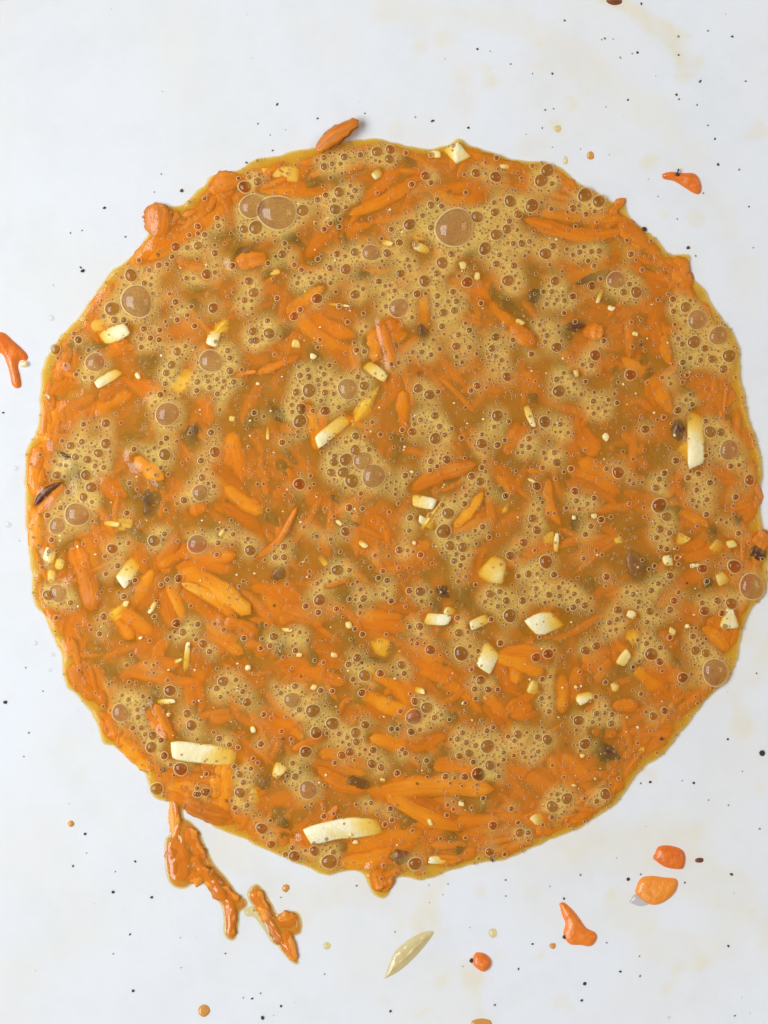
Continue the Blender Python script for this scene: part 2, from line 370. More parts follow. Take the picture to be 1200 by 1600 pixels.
T[350,150] = dict(
 c="440 250 620 120 62 -.5;180 420 480 440 70 .05;480 440 650 360 70 .3;620 560 840 360 90 .05;400 740 640 590 80 .05;640 590 900 470 70 .4;940 430 1200 460 90 .05;900 560 700 660 60 .5;60 780 190 760 55 -.1;300 1030 460 900 60 .05;370 1010 620 1180 180 .12;20 650 200 700 90 .4;700 560 960 540 60 .4;1000 740 1030 700 60 .2;1060 860 1190 1040 50 .2;940 940 940 1100 60 .1;720 1140 790 1100 90 .05;20 420 30 620 70 .1;330 640 430 590 80 .3;900 300 1200 360 80 .3;560 860 600 950 60 .3;1140 260 1200 300 50 .4",
 b="260 640 310 660 380 710 22 -.05;50 780 150 680 20 .05;230 740 330 840 22 .1;850 290 910 340 26 .15;600 850 680 830 28 .2;920 1070 950 1160 22 -.02;1130 740 1160 720 45 .2;200 1120 310 1090 55 .3",
 o="400 770 430 800 45 .25;880 810 920 790 40 .3",
 w="180 350 350 372 62 .12 1;1040 265 1145 272 75 -.2 1;700 380 735 355 44 -.05;740 685 790 695 30 0;890 700 960 725 35 0;490 975 590 985 14 0;320 1160 350 1160 45 .1;215 830 262 822 30 .15;1105 795 1135 795 42 .05;965 270 1015 276 38 0;1175 845 1200 845 42 .05", y="940 620 910 680 90 .4",
 u="130 520 55;250 550 85;150 620 32;95 628 20;160 405 20;370 540 28;540 455 24;478 468 15;440 490 15;615 447 15;600 478 12;522 535 25;572 525 12;470 293 15;565 290 18;470 335 18;508 322 14;547 322 12;640 280 15;718 265 25;780 255 22;775 300 22;730 312 10;945 378 22;880 418 15;970 410 14;1080 620 88;1185 570 28;970 515 18;1020 520 14;930 565 14;870 605 28;785 628 14;822 690 18;690 738 40;613 735 20;530 743 17;765 740 20;572 815 26;498 810 16;827 835 20;860 770 12;868 802 12;940 870 28;1022 785 28;1065 745 16;997 835 16;1140 875 26;450 853 13;500 880 12;726 872 16;615 933 22;652 908 12;437 952 25;818 995 45;1073 920 16;1000 940 16;1090 965 16;1080 1008 18;1027 1018 20;998 982 14;1022 1082 16;330 1035 20;358 1003 14;205 1055 14;137 1105 20;213 1115 26;152 1148 18;140 922 24;95 960 16;115 870 14;208 787 13;275 745 20;350 855 10;345 880 12;410 878 12;325 760 8;905 930 18;970 620 16;880 1040 12;735 1010 8;665 1083 10;645 1105 9;450 1145 12;800 915 12;745 932 12;500 600 12;470 628 14;545 580 10;1180 365 22")
T[700,150] = dict(
 c="350 620 760 560 90 .05;760 560 825 485 40 -.1;790 600 950 680 110 .3;560 880 740 800 90 .12;400 690 600 640 60 .4;340 740 540 780 70 .3;20 860 200 960 50 .15;200 970 400 1140 50 .05;300 1080 400 1160 58 -.1;1060 810 1120 755 66 -.05;960 960 1010 1180 90 .05;880 820 1000 940 80 .2;500 320 580 430 70 .3;150 275 350 340 60 .3;250 460 500 400 70 .4;100 660 300 560 80 .2;620 1000 820 1010 80 .3;640 1100 720 1110 60 -.05;1040 850 1150 900 90 .4;700 1150 900 1100 100 .3;190 880 330 920 80 .2",
 b="600 880 760 820 22 .03;385 930 425 940 58 .03;540 1080 640 1075 24 0;520 1120 580 1140 20 0;640 690 780 660 36 .3;250 960 350 1040 22 .15;895 1165 910 1155 16 -.05;80 720 125 740 46 .2", o="",
 w="245 330 288 332 24 0;700 970 722 905 22 0;750 990 780 1000 26 0;320 1050 355 1070 26 0;870 1110 890 1120 22 0", y="",
 u="137 362 25;223 383 26;435 400 32;485 415 14;290 497 28;392 517 32;215 503 13;218 548 20;328 558 20;275 628 22;225 653 27;172 718 30;345 695 18;381 685 13;305 695 14;490 707 18;455 742 28;615 735 15;670 733 15;707 730 16;583 748 12;855 745 16;280 868 28;500 870 22;308 798 17;225 790 18;240 748 13;785 865 42;880 922 28;820 922 18;848 885 14;672 893 20;712 860 12;485 920 14;545 962 14;583 942 17;508 958 12;460 978 12;330 880 9;312 905 10;222 1132 20;303 1145 13;100 1100 15;48 1122 15;38 1175 20;427 1075 12;462 1125 14;445 1100 10;507 1180 25;515 1080 10;1110 992 25;1052 955 16;1055 1012 15;1165 1050 45;1150 1155 30;1095 1165 14;1075 1140 12;583 530 18;645 558 14;685 545 12;482 533 12;205 1185 18;728 1150 14;640 468 34;705 497 30;465 352 30")
T[0,500] = dict(
 c="350 130 280 320 90 .1;260 330 230 560 90 .12;150 640 235 640 100 -.05;170 690 190 820 90 0;470 420 600 300 100 .05;640 290 720 330 90 .1;600 130 520 150 70 .05;780 110 900 40 100 .2;970 370 980 440 70 .0;180 880 190 1050 80 .12;200 860 270 790 64 .0;480 740 600 840 120 .12;640 650 760 740 60 -.05;700 760 880 860 90 .3;1080 720 1110 560 100 .05;1050 830 1200 920 120 .05;1000 700 1150 860 90 .2;900 900 960 880 60 .05;770 1140 850 1020 90 .05;880 1130 1100 1120 120 .05;640 990 660 1150 90 .2;350 1080 400 1200 80 .0;430 1000 450 1180 70 .2;330 400 340 480 80 .4;1090 262 1200 240 24 -.05;360 930 430 880 50 .2;900 620 1000 600 80 .4;600 600 560 700 60 .3",
 b="260 610 350 680 370 800 24 -.1;290 740 340 720 50 .1;160 870 220 800 290 760 22 -.05;880 590 910 500 56 .02;670 840 760 830 44 .02;680 860 710 920 26 .1;330 120 400 100 30 .2;1150 500 1200 460 36 .3",
 o="560 550 680 540 32 .15;640 490 710 490 46 .25;1060 950 1130 930 55 .3",
 w="1010 50 990 120 52 -.03;450 305 560 240 40 -.05;810 360 860 270 66 .2;638 250 655 275 24 0;210 1090 255 1120 56 -.02;262 1140 300 1150 58 .1;490 950 560 960 28 .05;1030 1012 1052 978 22 0;215 355 235 365 18 0;1075 460 1100 465 28 .2;500 965 620 955 55 .3", y="850 240 880 330 110 .45;1010 20 1050 60 60 .4",
 u="450 200 45;990 195 52;787 442 55;372 95 18;400 270 10;435 272 12;500 485 20;395 490 14;500 580 24;465 625 22;388 572 16;413 655 20;407 728 26;432 785 26;395 830 20;365 912 55;272 965 38;358 643 18;270 728 20;287 680 10;258 663 11;288 880 14;322 807 14;245 1030 14;435 853 12;490 692 14;335 590 20;450 685 14;940 810 38;865 845 18;950 740 18;1005 780 12;1010 620 26;945 660 16;992 528 16;775 632 28;783 555 16;723 658 12;632 607 14;697 617 10;928 1050 45;725 1035 28;775 1003 14;768 1030 10;530 1072 25;605 1045 12;598 905 15;1025 1045 14;1095 1005 12;1060 985 10;1175 1080 26;1163 1025 12;556 1152 15;1018 1100 12;833 150 20;807 212 20;782 250 17;872 125 12;1070 145 15;968 265 10;928 292 16;925 332 14;985 318 14;1052 288 12;1098 292 15;1022 348 14;1045 318 10;1080 180 14;778 300 14;755 352 16;730 385 10;1080 240 18;1180 55 16;1180 100 16;1032 422 10;610 765 12;757 693 12;265 140 25")
T[400,500] = dict(
 c="600 60 600 130 80 -.02;0 250 200 170 30 .02;280 480 290 560 70 .0;650 350 650 250 60 .2;700 210 900 240 80 .2;690 340 700 520 50 .05;560 480 600 600 100 .4;740 790 870 720 1020 680 72 -.12;950 970 1050 850 68 -.02;1100 700 1180 780 80 .1;1000 250 1180 330 120 .3;0 1120 110 1030 190 880 28 -.15;120 500 200 520 50 .1;20 650 230 740 110 .2;150 700 200 780 40 .0;200 800 400 900 100 .2;420 850 640 1000 170 .2;480 1050 640 1100 100 .2;660 1150 840 1060 100 .2;820 600 940 640 90 .4;0 50 200 100 100 .4",
 b="90 460 140 410 42 .05;760 30 800 100 20 .0;100 660 150 720 46 .2;350 820 390 860 12 .0;265 1020 290 990 12 .0;90 1170 120 1195 44 .02;755 255 768 250 14 -.03;925 850 938 852 14 -.03;380 930 480 960 22 .2;1100 75 1130 65 36 .2",
 o="640 400 660 470 46 .35;250 880 300 890 42 .2;770 430 800 430 55 .25;1000 460 1030 460 40 .3;1080 960 1120 1020 46 .3",
 w="285 578 435 455 58 -.08;515 210 610 275 50 -.03;735 845 840 865 52 -.05;765 930 830 970 32 .02;255 165 280 178 30 0;175 110 205 112 42 .15;55 500 56 560 18 0;485 1040 520 1065 28 0;378 940 402 960 22 0;722 712 740 712 16 0;1060 465 1072 466 12 0;732 1045 750 1045 22 0;300 1110 330 1150 30 .3;0 298 18 300 14 0", y="820 900 850 920 80 .4;480 380 540 420 120 .4;1160 880 1180 890 40 .4",
 u="65 65 32;250 332 34;430 325 47;508 310 22;478 268 14;248 268 17;208 262 16;243 235 13;190 340 18;290 283 13;325 300 14;325 342 17;365 348 12;214 418 26;325 427 23;207 475 32;267 427 12;305 380 12;388 410 12;197 525 10;168 400 12;170 432 12;345 215 12;468 545 18;545 480 11;422 655 30;500 660 42;465 610 25;552 732 55;410 715 26;365 668 20;450 755 33;352 715 20;370 640 15;422 573 11;205 770 27;125 575 16;437 880 18;420 992 22;500 885 12;672 1078 18;710 1080 10;383 1172 28;133 1062 17;133 1112 17;92 1112 15;285 1015 12;225 970 10;350 1028 10;557 1103 12;438 1172 14;700 730 16;653 817 10;703 770 9;722 928 16;718 987 12;900 907 28;880 990 35;908 1058 24;968 1065 24;968 1115 16;945 1020 12;873 868 12;982 823 12;977 862 16;1062 970 16;1050 757 20;1010 733 18;1058 692 14;893 655 20;820 663 16;848 687 12;815 705 12;1070 665 12;1058 580 24;1058 537 12;840 557 27;733 525 20;860 500 16;885 540 14;838 450 19;772 470 14;737 467 10;813 352 26;760 322 22;1130 450 27;1115 502 12;1037 310 18;1107 237 10;1175 268 22;820 165 14;777 152 14;733 152 12;938 127 20;1000 130 13;873 35 16;950 72 14;965 200 12;1008 47 10;1120 80 16;1103 140 16;1122 172 12;830 95 10;515 33 10;495 55 9;300 97 10;508 150 14;472 143 14;635 210 12;668 202 12;1170 825 16;1150 190 13;1085 815 10;1165 565 12;38 453 10;1190 1105 20;1025 988 12")
T[800,500] = dict(
 c="430 180 560 300 100 .12;560 180 700 420 120 .12;680 0 700 160 90 .05;320 510 400 620 70 -.03;280 700 480 800 150 .12;850 330 1000 340 100 .12;580 560 760 520 110 .2;920 720 1060 740 80 .12;160 770 200 950 80 .05;760 900 860 950 90 .12;480 640 600 700 80 .2;70 300 100 370 90 .2;200 400 340 460 80 .4;1060 520 1120 600 70 .3;20 520 10 560 70 .05;1080 830 1140 920 80 .1;60 1060 130 1060 70 .05;800 1090 920 1060 80 .05;560 850 700 860 90 .2;300 1090 450 1040 90 .2;1155 1010 1200 1050 66 -.1;350 60 420 70 45 -.02",
 b="780 470 780 560 42 -.03;780 320 850 350 38 .03;230 60 260 90 22 .05;270 20 340 15 18 .05;595 114 608 108 14 -.04;80 380 110 350 32 .1;1125 1080 1180 1110 55 -.1;280 960 330 960 50 .1;1050 920 1060 960 30 .1;940 950 950 1000 18 .05;945 915 955 914 12 -.03;800 200 830 220 32 .15",
 o="650 600 720 640 76 .3;240 660 240 820 24 .35;430 1100 470 1110 56 .35;990 460 1020 460 46 .3",
 w="857 440 862 685 72 -.12;65 405 102 500 28 -.02;290 250 312 252 40 .05;430 535 450 560 36 -.02;565 62 588 68 22 0;212 1000 205 1085 26 .02;170 1000 180 1060 50 .25;75 745 110 762 16 0;775 1025 832 1030 55 -.03 1;722 1115 740 1150 48 0;282 925 300 926 24 0;372 920 400 918 28 0;490 1020 510 1045 42 .2;1018 1035 1040 1065 46 .05;940 1050 980 1070 55 .2;860 1148 880 1152 22 0", y="820 560 830 660 60 .4",
 u="205 132 23;388 167 26;553 258 27;218 335 30;370 215 14;328 212 12;240 250 12;208 280 16;288 302 11;322 350 12;380 382 15;402 415 10;380 440 12;435 430 11;450 375 12;90 162 15;152 478 28;225 490 14;260 530 11;225 525 10;78 557 16;78 598 16;48 622 10;208 668 20;197 622 14;155 650 11;622 513 20;495 715 28;440 698 13;293 803 18;383 835 14;300 848 15;350 862 12;312 887 12;368 967 15;342 1005 15;115 780 20;95 930 20;122 888 12;115 985 20;53 1043 20;158 1133 32;140 855 10;688 870 35;722 922 24;690 980 19;672 787 18;687 747 15;765 660 17;870 722 15;862 798 14;832 710 10;925 763 16;910 842 14;842 845 12;735 998 15;723 1073 14;675 1020 14;908 912 15;1045 830 16;1040 1155 32;890 1165 22;1058 1000 14;925 525 27;975 527 20;905 475 14;1015 610 45;905 637 12;965 75 45;1015 170 32;850 105 20;900 135 18;935 185 20;987 232 20;880 190 14;832 180 13;798 200 16;812 375 11;842 397 14;740 300 11;733 272 8;775 425 18;1000 950 10;565 768 10;1060 680 12;162 75 12;425 97 10;1110 750 24;495 293 9")
T[0,850] = dict(
 c="340 30 400 160 430 300 80 -.02;250 310 370 450 70 .1;340 560 450 740 100 .05;380 300 400 460 50 .3;510 430 600 560 80 .4;560 330 660 420 100 .05;640 260 740 160 90 .05;760 450 700 520 110 .05;780 230 830 340 80 .1;850 130 1160 320 90 -.08;880 220 1080 370 90 -.02;1060 360 1200 420 60 -.03;1000 420 1110 470 80 .05;600 620 860 600 90 .1;700 760 790 900 76 -.06;900 480 950 620 90 .1;900 640 940 770 80 .05;510 820 520 920 60 .0;560 900 700 1050 130 .05;760 1110 980 1090 110 .05;760 1160 900 1190 90 .05;1000 1060 1060 1140 80 .05;1100 530 1180 500 80 .1;1080 600 1180 640 90 .3;760 60 780 130 60 .1;1120 920 1180 1000 80 .1",
 b="705 700 735 700 36 .1;870 860 880 910 20 .05;758 1060 772 1060 16 -.02;450 150 460 230 24 .2",
 o="500 600 560 590 66 .15;860 380 910 390 40 .2;1060 830 1100 830 90 .3;570 560 600 560 46 .35;1100 700 1130 700 40 .3",
 w="565 185 640 80 66 -.05;222 45 240 65 56 0;225 150 260 150 66 .12;805 965 1105 1000 82 -.15;740 740 820 735 28 -.02;870 590 882 460 24 -.03;808 560 852 540 18 0;700 325 732 270 24 0;578 280 602 280 32 0;1150 580 1175 580 28 0;782 800 800 800 22 0;652 445 668 435 14 0;785 592 798 588 11 0;1175 870 1198 870 34 .05", y="540 300 580 340 90 .2",
 u="275 230 42;230 240 25;335 275 14;500 140 12;585 245 15;490 340 18;470 420 14;842 160 20;758 190 12;830 370 20;860 412 18;930 375 15;800 435 10;820 410 10;955 467 20;985 503 15;1050 400 12;1007 373 11;597 567 12;722 567 10;685 555 9;722 603 8;800 685 27;568 790 40;650 810 14;605 727 12;575 707 10;647 775 11;673 712 12;718 895 20;665 860 14;712 950 27;758 917 15;773 990 18;683 890 12;625 860 14;850 1052 32;880 793 20;900 848 26;1048 642 25;1107 635 14;1035 715 12;1018 675 16;1160 740 20;1140 690 14;1030 910 16;1077 938 14;925 913 10;1100 1040 12;1125 1077 18;1127 1163 25;1178 1050 12;968 1075 12;965 1160 20;738 1145 30;932 1170 15;1145 440 14;513 655 8")
T[400,850] = dict(
 c="0 230 180 380 150 .12;190 350 260 360 90 .05;260 300 400 330 80 .1;330 200 440 170 24 -.05;270 420 380 540 110 .12;100 590 420 620 120 .12;500 330 700 340 120 .12;760 320 870 310 100 .2;720 540 1050 800 130 .12;720 480 880 600 100 .12;540 680 700 800 150 .05;500 890 800 930 80 .05;850 560 930 620 80 .05;50 800 200 900 140 .12;180 960 320 900 50 -.02;270 1010 520 1090 130 .05;850 1040 1000 1040 70 .05;570 1160 830 1130 1100 1150 84 -.04;980 90 1000 170 80 .2;1080 720 1200 850 120 .12;1160 560 1200 640 100 .05;420 800 460 830 60 .1;740 170 860 200 80 .3;740 860 880 880 80 .2",
 b="80 130 140 150 32 0;860 240 890 200 34 .02;90 475 120 475 52 .02;470 575 520 545 620 552 14 -.04;430 420 460 470 30 .2;640 860 680 850 36 .05;800 1020 850 1010 32 .1;430 1110 530 1130 30 .1;750 1125 762 1125 14 -.04;80 290 90 290 14 -.04;936 272 946 272 11 -.04;207 620 214 621 9 -.04;196 838 206 838 10 -.04;120 917 130 912 9 -.04;10 1110 60 1140 34 .2",
 o="740 1060 780 1120 46 .3;320 720 370 750 80 .3;950 240 1000 230 56 .3;530 240 560 240 46 .2;800 980 850 980 56 .3;0 700 30 700 46 .3",
 w="1070 100 1165 145 108 .05;795 350 910 358 52 -.04;885 310 930 322 46 -.02;1005 385 1090 345 42 -.01;1065 590 1108 485 82 -.1;742 682 790 692 32 -.03;122 400 170 405 20 0;430 365 440 395 32 0;352 518 382 522 26 0;190 520 215 520 22 0;85 1050 130 1075 66 .05;258 670 285 672 28 .05;235 155 248 155 11 0;965 752 975 738 11 0;645 630 660 630 14 0;1070 715 1080 728 14 0;582 1105 605 1105 18 0", y="560 510 620 450 80 .25;500 600 560 600 60 .3",
 u="383 130 28;437 125 14;170 730 37;268 780 34;360 840 30;205 775 15;185 665 16;117 697 12;95 667 10;305 685 15;497 695 18;512 845 20;467 882 24;283 882 28;390 888 14;332 885 10;472 925 18;550 963 17;440 972 20;403 988 20;235 972 28;545 1028 22;587 1045 18;173 1025 14;185 1088 18;147 1085 10;245 1150 42;300 262 28;235 290 15;293 320 15;378 303 14;490 212 12;345 175 11;288 185 12;505 255 18;490 292 12;487 322 12;615 170 15;597 235 12;612 252 9;770 222 24;775 268 12;767 385 18;817 495 24;720 388 12;755 465 12;730 447 10;950 415 20;962 512 35;993 412 10;1040 500 13;1053 637 21;1088 680 17;1025 678 15;1145 463 16;1095 233 20;1142 222 15;1173 265 18;1190 335 32;1133 292 13;1072 270 11;945 345 14;958 100 14;948 175 12;745 735 18;800 765 27;740 808 38;837 812 15;868 798 10;728 878 18;767 868 12;663 865 12;635 865 14;1083 945 32;945 912 15;985 928 15;998 978 20;953 992 17;1028 942 14;968 883 14;1095 1035 24;1042 1077 32;1018 1020 14;978 1088 18;930 1093 10;888 1087 16;1137 1087 12;1160 975 12;1082 873 14;475 532 20;435 563 16;682 565 20;510 615 28;583 605 18;695 605 14;85 433 20;68 475 14;187 498 15;205 412 12;173 428 9;243 450 10;38 797 14;25 935 16;800 1012 14;700 978 14;685 960 12;1180 900 12")
T[800,850] = dict(
 c="660 260 870 150 80 .05;700 280 880 340 100 .2;900 380 1020 460 108 -.03;620 580 740 640 120 .05;680 620 770 610 68 -.03;260 620 250 760 90 -.01;350 560 460 520 80 .12;480 760 580 760 55 -.03;0 540 60 550 100 .05;0 770 100 760 120 .05;380 880 480 890 60 .05;560 840 760 860 150 .2;560 960 700 900 90 .3;200 960 300 1160 120 .2;380 1090 420 1130 100 .2;500 1110 500 1170 60 .05;0 1000 200 1100 150 .2;1050 170 1090 130 80 .05;850 310 980 300 80 .3;100 180 240 180 60 .2;440 360 540 340 80 .3;700 420 760 480 60 .1;660 700 700 820 80 .2;250 230 400 280 90 .3;100 460 200 480 80 .3",
 b="560 40 580 120 600 185 72 .02;370 965 430 965 505 1005 42 -.04;905 170 930 190 44 .1;750 530 790 570 22 .05;694 915 708 915 13 -.04;245 940 257 943 11 -.04;0 485 80 490 20 .2;420 1110 425 1140 36 .1;816 182 824 182 8 -.03",
 o="840 210 880 250 56 .3;250 330 290 330 66 .3;500 600 560 610 38 .3;70 720 120 760 46 .3;440 60 460 120 56 .35;360 840 390 840 56 .35",
 w="85 392 215 352 92 -.08;722 55 735 90 52 0;985 350 1050 350 86 -.02;962 175 1002 148 56 .05;505 565 548 505 44 -.04;540 325 580 335 42 .02;738 400 765 418 32 0;335 700 345 745 74 -.02;80 665 120 680 56 .05;465 670 500 672 46 .15;325 985 335 1000 26 0;810 385 832 385 22 0;292 670 308 672 18 0;280 1128 302 1136 12 -.02;385 1100 396 1100 11 0;534 812 548 812 11 0;590 960 620 965 36 .3;835 105 862 98 22 0", y="540 450 600 430 56 .3",
 u="1120 200 58;1025 278 27;960 265 18;900 312 22;888 275 14;757 265 17;777 225 12;737 308 18;683 185 14;650 217 16;738 148 18;643 315 19;630 365 14;675 330 10;495 308 20;490 353 14;455 368 14;485 400 11;457 405 9;592 270 13;565 235 14;535 225 12;440 153 17;333 68 12;340 287 18;307 267 14;290 233 13;258 222 10;217 203 13;222 243 14;172 237 17;110 208 12;48 265 18;28 150 14;75 140 18;115 140 10;110 243 10;168 513 23;112 530 22;343 498 22;393 477 20;650 515 30;690 550 18;628 465 14;692 485 14;565 575 11;593 548 10;857 498 22;905 510 20;950 600 60;798 625 25;845 432 16;602 700 12;713 780 18;660 805 20;412 585 10;390 715 12;140 632 14;177 620 11;137 722 13;173 718 10;172 783 14;310 825 24;395 793 15;432 790 11;467 797 14;463 840 17;375 833 12;407 820 9;165 915 24;118 902 15;27 890 20;10 920 12;340 935 26;60 998 10;90 995 9;108 990 8;645 440 10")
T[100,1200] = dict(
 c="500 60 680 60 90 .05;740 40 740 100 80 .05;540 150 800 240 90 .1;680 160 900 250 80 .1;1000 380 1040 230 80 .12;960 160 1100 160 100 .2",
 b="910 50 960 80 36 .1;1030 230 1020 300 32 .1;755 155 765 155 11 -.04", o="",
 w="870 130 915 130 66 .1;985 10 1020 12 66 .1", y="",
 u="438 95 30;828 115 26;843 65 15;860 172 14;803 183 14;680 103 10;1155 100 36;930 280 27;1175 385 24;1082 410 26;973 355 20;620 120 14")
T[450,1200] = dict(
 c="430 130 760 200 110 -.02;560 160 760 240 90 .05;280 400 560 350 100 .03;260 430 450 430 80 .1;432 490 436 595 80 -.05;130 320 230 180 34 -.22;780 260 950 280 100 .12;1000 200 1180 180 140 .2;560 230 640 300 120 .2;850 320 900 360 80 .2",
 b="470 420 570 410 56 .03;280 60 380 90 26 .05;230 370 270 370 36 .2;950 426 960 426 16 -.05;600 72 610 72 13 -.04;790 380 815 380 28 .1",
 o="720 290 820 300 38 .3",
 w="90 322 250 285 430 272 88 -.16;660 432 750 430 34 -.02;800 165 825 168 28 0;660 240 672 268 22 -.02;305 347 328 347 22 0;285 310 300 312 18 -.24;1145 250 1200 228 46 .03", y="",
 u="195 435 36;597 445 33;125 387 20;215 390 14;455 260 13;480 187 14;390 160 12;362 165 9;960 267 21;1085 300 21;1045 188 14;913 138 12;747 170 11;775 155 8;775 190 10;945 390 20;35 40 20")
T[800,1200] = dict(
 c="330 225 350 245 70 .02;120 300 180 290 46 -.02;60 200 200 250 100 .2",
 b="", o="", w="", y="",
 u="255 140 28;187 178 28;210 120 12;215 148 12;185 228 13;395 153 14;37 300 20;75 300 14;435 120 26")

def parse(s, ox, oy):
    for it in s.split(';'):
        v = it.split()
        if v: yield [float(a) for a in v]
ITEMS = []   # (kind, [(px,py)...], w_px, depth, flag)
BUB = []     # (px,py,r)
for (ox, oy), d in T.items():
    for kk in 'cbowy':
        for v in parse(d[kk], ox, oy):
            flag = 0
            if len(v) in (7, 9): flag = 1; v = v[:-1]
            n = (len(v) - 2) // 2
            pts = [(v[2 * i] / 3 + ox, v[2 * i + 1] / 3 + oy) for i in range(n)]
            ITEMS.append([kk, pts, v[-2] / 3, v[-1], flag])
    for v in parse(d['u'], ox, oy):
        x, y, r = v[0] / 3 + ox, v[1] / 3 + oy, v[2] / 3
        if all((x - a) ** 2 + (y - b) ** 2 > (0.7 * max(r, c)) ** 2 for a, b, c in BUB): BUB.append((x, y, r))

# wide carrot patches are several thin shreds lying side by side
IT2 = []
OUTA = np.array(OUT, float)
_th = np.arctan2(OUTA[:, 1] - 790, OUTA[:, 0] - 618); _rr = np.hypot(OUTA[:, 0] - 618, OUTA[:, 1] - 790); _so = np.argsort(_th)
def pull_in(x, y, w):
    t = math.atan2(y - 790, x - 618); r = math.hypot(x - 618, y - 790); m = np.interp(t, _th[_so], _rr[_so], period=2 * math.pi) - 6 - w * .6
    q = min(1, m / (r + 1e-6)); return (618 + (x - 618) * q, 790 + (y - 790) * q)
def edge_px(x, y): return float(np.min(np.hypot(OUTA[:, 0] - x, OUTA[:, 1] - y)))
for kk, pts, w, d, fl in ITEMS:
    L_ = sum(math.dist(pts[i], pts[i + 1]) for i in range(len(pts) - 1))
    if kk == 'c' and w > 20 and d > -.07 and len(pts) == 2:
        (x1, y1), (x2, y2) = pts
        mx_, my_ = (x1 + x2) / 2, (y1 + y2) / 2
        ux, uy = (x2 - x1) / (L_ + 1e-6), (y2 - y1) / (L_ + 1e-6)
        ed = edge_px(mx_, my_)
        if ed > 45: L2 = max(L_ * 1.06 + 6, 46 + rnd.uniform(0, 26))
        else:
            L2 = max(L_, 34)
            if L_ < w * 1.25:            # short edge pieces follow the rim
                tx, ty = -(my_ - 795), (mx_ - 618); q = math.hypot(tx, ty); ux, uy = tx / q, ty / q; L2 = max(w * 1.2, 40)
        nx, ny = -uy, ux
        n = max(2, round(w / 15))
        for j in range(n):
            o = (j - (n - 1) / 2) * w / n * .92
            a = rnd.gauss(0, .16); c_, s_ = math.cos(a), math.sin(a); vx, vy = ux * c_ - uy * s_, ux * s_ + uy * c_
            l = L2 * rnd.uniform(.72, 1.12) / 2; sh = rnd.uniform(-.14, .14) * L2
            bx, by = mx_ + nx * o + ux * sh, my_ + ny * o + uy * sh; bend = rnd.gauss(0, .07) * l * 2
            IT2.append([kk, [pull_in(bx - vx * l, by - vy * l, w / n), pull_in(bx + nx * bend, by + ny * bend, w / n), pull_in(bx + vx * l, by + vy * l, w / n)], w / n * rnd.uniform(1.05, 1.6), d + rnd.uniform(-.03, .16), 0])
    else:
        if kk == 'c' and d > -.03: pts = [pull_in(px_, py_, w * .8) for px_, py_ in pts]
        IT2.append([kk, pts, w, d, fl])
ITEMS = IT2

# ------------------------------------------------------------------ liquid surface
def outline(n=1100):
    P = np.array(OUT, float); P = np.vstack([P, P[:1]])
    seg = np.hypot(*np.diff(P, axis=0).T); s = np.concatenate([[0], np.cumsum(seg)])
    Q = np.vstack([P[-2], P, P[1]])
    out = []
    for u in np.linspace(0, s[-1], n, endpoint=False):
        i = min(np.searchsorted(s, u, 'right') - 1, len(seg) - 1); t = (u - s[i]) / seg[i]
        a, b, c, d = Q[i], Q[i + 1], Q[i + 2], Q[i + 3]
        out.append(0.5 * (2 * b + (c - a) * t + (2 * a - 5 * b + 4 * c - d) * t * t + (3 * b - a - 3 * c + d) * t ** 3))
    O = np.array(out)
    k = np.arange(n) * 2 * math.pi / n
    w = 1.3 * np.sin(k * 37 + 1) + 1.0 * np.sin(k * 61 + 2) + .7 * np.sin(k * 113) + .5 * np.sin(k * 171 + 3)
    c = np.array([618, 790.]); dv = O - c; dv /= np.hypot(*dv.T)[:, None]
    return O + dv * w[:, None] * .8
OL = outline()                               # photo px
OLW = np.array([on_bowl(px, py)[:2] for px, py in OL])   # metres
cW = np.array(at(618, 790))

def dist_edge(X, Y):
    X = np.asarray(X, np.float32).ravel(); Y = np.asarray(Y, np.float32).ravel(); D = np.full(X.shape, 1e9, np.float32)
    A = OLW[::2].astype(np.float32); B = np.roll(A, -1, 0)
    for a, b in zip(A, B):
        ab = b - a; l2 = float(ab @ ab) + 1e-12
        t = np.clip(((X - a[0]) * ab[0] + (Y - a[1]) * ab[1]) / l2, 0, 1)
        D = np.minimum(D, (X - a[0] - t * ab[0]) ** 2 + (Y - a[1] - t * ab[1]) ** 2)
    return np.sqrt(D)
LEV = 0.0010           # the thick egg stands this much above its contact line
def film_t(d):
    return 0.0012 * (1 - np.exp(-d / 0.0006)) + 0.20 * d
def top_z(X, Y, d):
    zb = zbowl(X, Y); t = film_t(d)
    a = zb + t; b = LEV
    k = .0003; h = np.clip(.5 + .5 * (b - a) / k, 0, 1)
    m = b * (1 - h) + a * h - k * h * (1 - h)
    return np.maximum(m, zb + np.minimum(t, 0.0009))

# raster fields on a 2 px grid (photograph pixels) used for froth and drape
G = 2.0; GW, GH = 620, 720; GX0, GY0 = 0, 150
gx, gy = np.meshgrid(GX0 + np.arange(GW) * G, GY0 + np.arange(GH) * G)
def seg_dist(px, py, pts):
    d = np.full(px.shape, 1e9)
    for (x1, y1), (x2, y2) in zip(pts[:-1], pts[1:]):
        l2 = (x2 - x1) ** 2 + (y2 - y1) ** 2 + 1e-6
        t = np.clip(((px - x1) * (x2 - x1) + (py - y1) * (y2 - y1)) / l2, 0, 1)
        d = np.minimum(d, np.hypot(px - x1 - t * (x2 - x1), py - y1 - t * (y2 - y1)))
    return d
def window(pts, m):
    xs = [p[0] for p in pts]; ys = [p[1] for p in pts]
    i0 = max(int((min(xs) - m - GX0) / G), 0); i1 = min(int((max(xs) + m - GX0) / G) + 2, GW)
    j0 = max(int((min(ys) - m - GY0) / G), 0); j1 = min(int((max(ys) + m - GY0) / G) + 2, GH)
    return slice(j0, j1), slice(i0, i1)
